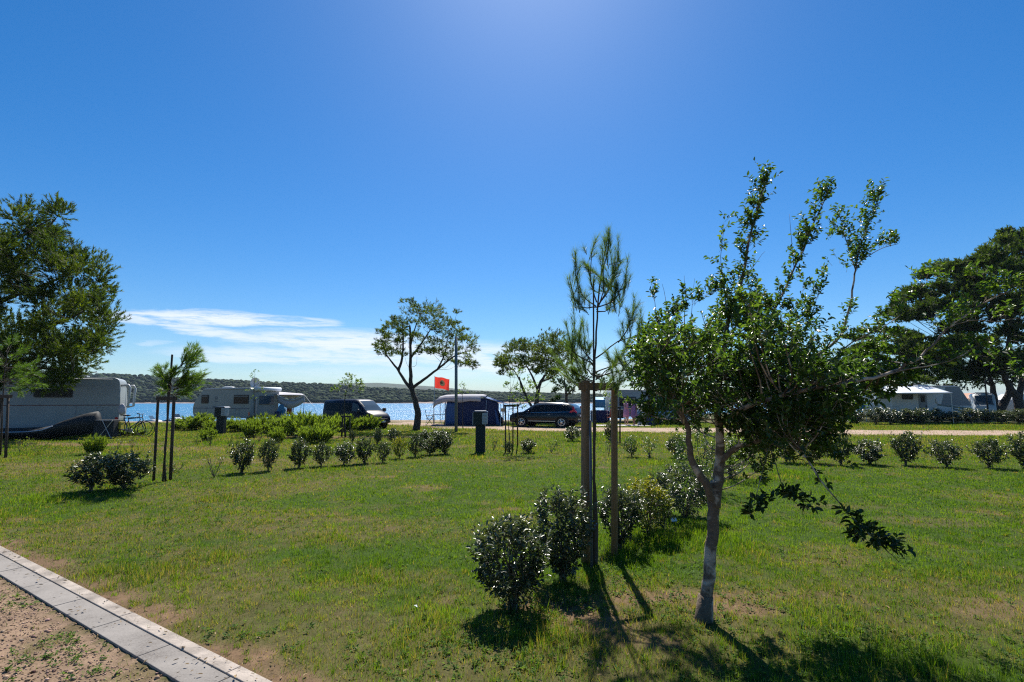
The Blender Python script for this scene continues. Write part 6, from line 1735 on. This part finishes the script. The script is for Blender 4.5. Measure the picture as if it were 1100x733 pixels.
# ---- people ----
def person(label, loc, rz, H, skin, hair, cloth, long_dress, arms, hairm=None, cloth2=None, walk=0.0):
    k = H / 1.7
    root = thing('person', label, 'person', loc, rz)
    V = {}; E = []; Rd = []
    names = []
    def v(n, p, r): V[n] = len(names); names.append((tuple(c * k for c in p), r * k))
    v('pelvis', (0, 0, .95), .135); v('waist', (0, 0, 1.10), .12); v('chest', (0, 0, 1.28), .145); v('neckb', (0, 0, 1.42), .075); v('neck', (0, 0, 1.48), .052); v('head', (0, -.01, 1.57), .085); v('crown', (0, 0, 1.65), .075)
    ed = [('pelvis', 'waist'), ('waist', 'chest'), ('chest', 'neckb'), ('neckb', 'neck'), ('neck', 'head'), ('head', 'crown')]
    for i, s in enumerate((-1, 1)):
        a = 'lr'[i]; w_ = walk * s
        v('hip' + a, (s * .09, 0, .88), .10); v('knee' + a, (s * .10, -.05 - w_ * .5 if w_ > 0 else -.02, .48), .06); v('ank' + a, (s * .10, .02 - w_, .08), .036); v('toe' + a, (s * .11, -.14 - w_, .035), .03)
        ed += [('pelvis', 'hip' + a), ('hip' + a, 'knee' + a), ('knee' + a, 'ank' + a), ('ank' + a, 'toe' + a)]
        el, ha = arms[i]
        v('sh' + a, (s * .17, 0, 1.38), .055); v('el' + a, el, .04); v('wr' + a, ha, .028); d = (Vector(ha) - Vector(el)).normalized() * .09
        v('ha' + a, tuple(Vector(ha) + d), .030)
        ed += [('neckb', 'sh' + a), ('sh' + a, 'el' + a), ('el' + a, 'wr' + a), ('wr' + a, 'ha' + a)]
        for f in range(3):
            v('f%d%s' % (f, a), tuple(Vector(ha) + d * 1.9 + Vector(((f - 1) * .018, 0, 0))), .009); ed.append(('ha' + a, 'f%d%s' % (f, a)))
    me = bpy.data.meshes.new('body'); me.from_pydata([p for p, _ in names], [(V[a], V[b_]) for a, b_ in ed], [])
    ob = bpy.data.objects.new('body', me); COL.objects.link(ob)
    sk = ob.modifiers.new('skin', 'SKIN'); ss = ob.modifiers.new('subdivision', 'SUBSURF'); ss.levels = 2; ss.render_levels = 2
    for i, (_, r) in enumerate(names): me.skin_vertices[0].data[i].radius = (r, r * .8)
    me.skin_vertices[0].data[0].use_root = True
    dg = bpy.context.evaluated_depsgraph_get(); nm = bpy.data.meshes.new_from_object(ob.evaluated_get(dg))
    bpy.data.objects.remove(ob)
    o = link_mesh('body', nm, M[skin], root, True)
    # clothes follow the body
    if long_dress: prof = [(.16, 1.40), (.185, 1.30), (.16, 1.12), (.19, .95), (.23, .75), (.26, .52 if long_dress == 1 else .7)]
    else: prof = [(.16, 1.40), (.18, 1.30), (.165, 1.12), (.175, .93)]
    mb = MB().lathe([(r * k, z * k) for r, z in prof], (0, 0, 0), 18); mb.v = [(x, y * .72, z) for x, y, z in mb.v]
    solid(mb.build('dress' if long_dress else 'shirt', M[cloth], root, True), .01)
    if not long_dress:
        mb = MB()
        for s in (-1, 1): mb.tube([(s * .08 * k, 0, .96 * k), (s * .10 * k, -.02, .62 * k)], [.12 * k, .11 * k], 12)
        mb.build('shorts', M[cloth2], root, True)
    mb = MB().ellip((0, .02 * k, 1.63 * k), (.095 * k, .10 * k, .10 * k), 12, 8)
    if hair == 'long': mb.ellip((0, .07 * k, 1.53 * k), (.09 * k, .05 * k, .16 * k), 10, 7)
    mb.build('hair', M[hairm or 'hair_dark'], root, True)
    MB().ellip((-.035 * k, -.088 * k, 1.575 * k), (.012, .008, .008)).ellip((.035 * k, -.088 * k, 1.575 * k), (.012, .008, .008)).build('eyes', M['black'], root); MB().ellip((0, -.095 * k, 1.545 * k), (.012, .016, .02)).build('nose', M[skin], root, True)
    MB().ellip((0, -.086 * k, 1.51 * k), (.024, .006, .006)).build('mouth', M['red_stripe'], root)
    return root
down = [((-.24, .02, 1.12), (-.25, -.05, .88)), ((.24, .02, 1.12), (.25, -.05, .88))]
bent = [((-.25, .0, 1.12), (-.16, -.20, 1.08)), ((.25, .0, 1.12), (.22, -.10, .90))]
pa = GR(673, 457.2); person('person in a lilac-pink dress standing left of the pair on the pale sheet', (pa.x, pa.y, .025), R(60), 1.72, 'skin', 'long', 'lilac', 1, bent, 'hair_fair', walk=.05)
pb_ = GR(681.5, 457.6); person('person with bare tanned shoulders in a patterned violet skirt, right of the pair', (pb_.x, pb_.y, .025), R(-60), 1.68, 'skin_tan', 'long', 'violet', 1, down, 'hair_dark', walk=.06)
pc_ = AT(309, 455, 37); person('person in orange shorts standing under the grey canopy beside the small caravan', (pc_.x, 37.2, 0), R(20), 1.72, 'skin_tan', 'short', 'terracotta', 0, down, 'hair_dark', 'orange_cloth')
pd = thing('paddle_board', 'bright blue upright board leaning by the small caravan rear corner', 'board', (AT(300, 455, 36).x, 36.2, 0), R(10))
MB().prism(rounded([(-.28, 0), (.28, 0), (.30, .9), (.12, 1.35), (-.12, 1.35), (-.30, .9)], .2), -.05, .05).build('board', M['cyan'], pd, bevel=.02); MB().box((0, -.06, .6), (.12, .02, .7)).build('pad', M['sea_blue'], pd)
dk = MB().box((0, 0, .45), (.3, .3, .9)).build('gas_bottle_bag', M['navy_canvas'], None, bevel=.08); dk.location = (AT(297, 455, 35.6).x, 35.6, 0); tag(dk, 'dark upright bag between the small caravan and the blue board', 'bag')

# small white marker on the ground & a fallen petal-like scrap
mk = thing('plant_label', 'small white plant label lying in the grass by the yellow-green shrub', 'label', g3(724, 562, .02), R(15))
MB().box((0, 0, .035), (.085, .004, .05), M4=Matrix.Rotation(R(-40), 3, 'X')).build('card', M['paper'], mk); MB().tube([(0, 0, -.03), (0, .005, .03)], .003).build('pin', M['steel'], mk)
o = MB().add([(-.03, 0, 0), (.0, -.012, .012), (.035, 0, .004), (.0, .014, .010)], [(0, 1, 2, 3)]).build('white_petal', M['petal'], None); o.location = g3(446, 656, .035); o.rotation_euler = (0, 0, R(-50)); tag(solid(o, .002), 'single white petal-like scrap lying on the open lawn', 'petal')

# ================================================================== AIR
USE_HAZE = True
if USE_HAZE:
    hz_ = bpy.data.materials.new('haze'); hz_.use_nodes = True; t = hz_.node_tree; t.nodes.clear(); q = NG(t)
    pv = q.n('ShaderNodeVolumePrincipled'); pv.inputs['Color'].default_value = (.62, .78, 1.0, 1); pv.inputs['Density'].default_value = .00012; pv.inputs['Anisotropy'].default_value = 0
    ou = q.n('ShaderNodeOutputMaterial'); q.link(pv.outputs[0], ou.inputs['Volume'])
    o = MB().box((0, 2400, 23.5), (9000, 5400, 77)).build('haze', hz_); tag(o, 'thin bluish air over the bay', 'haze', kind='stuff')
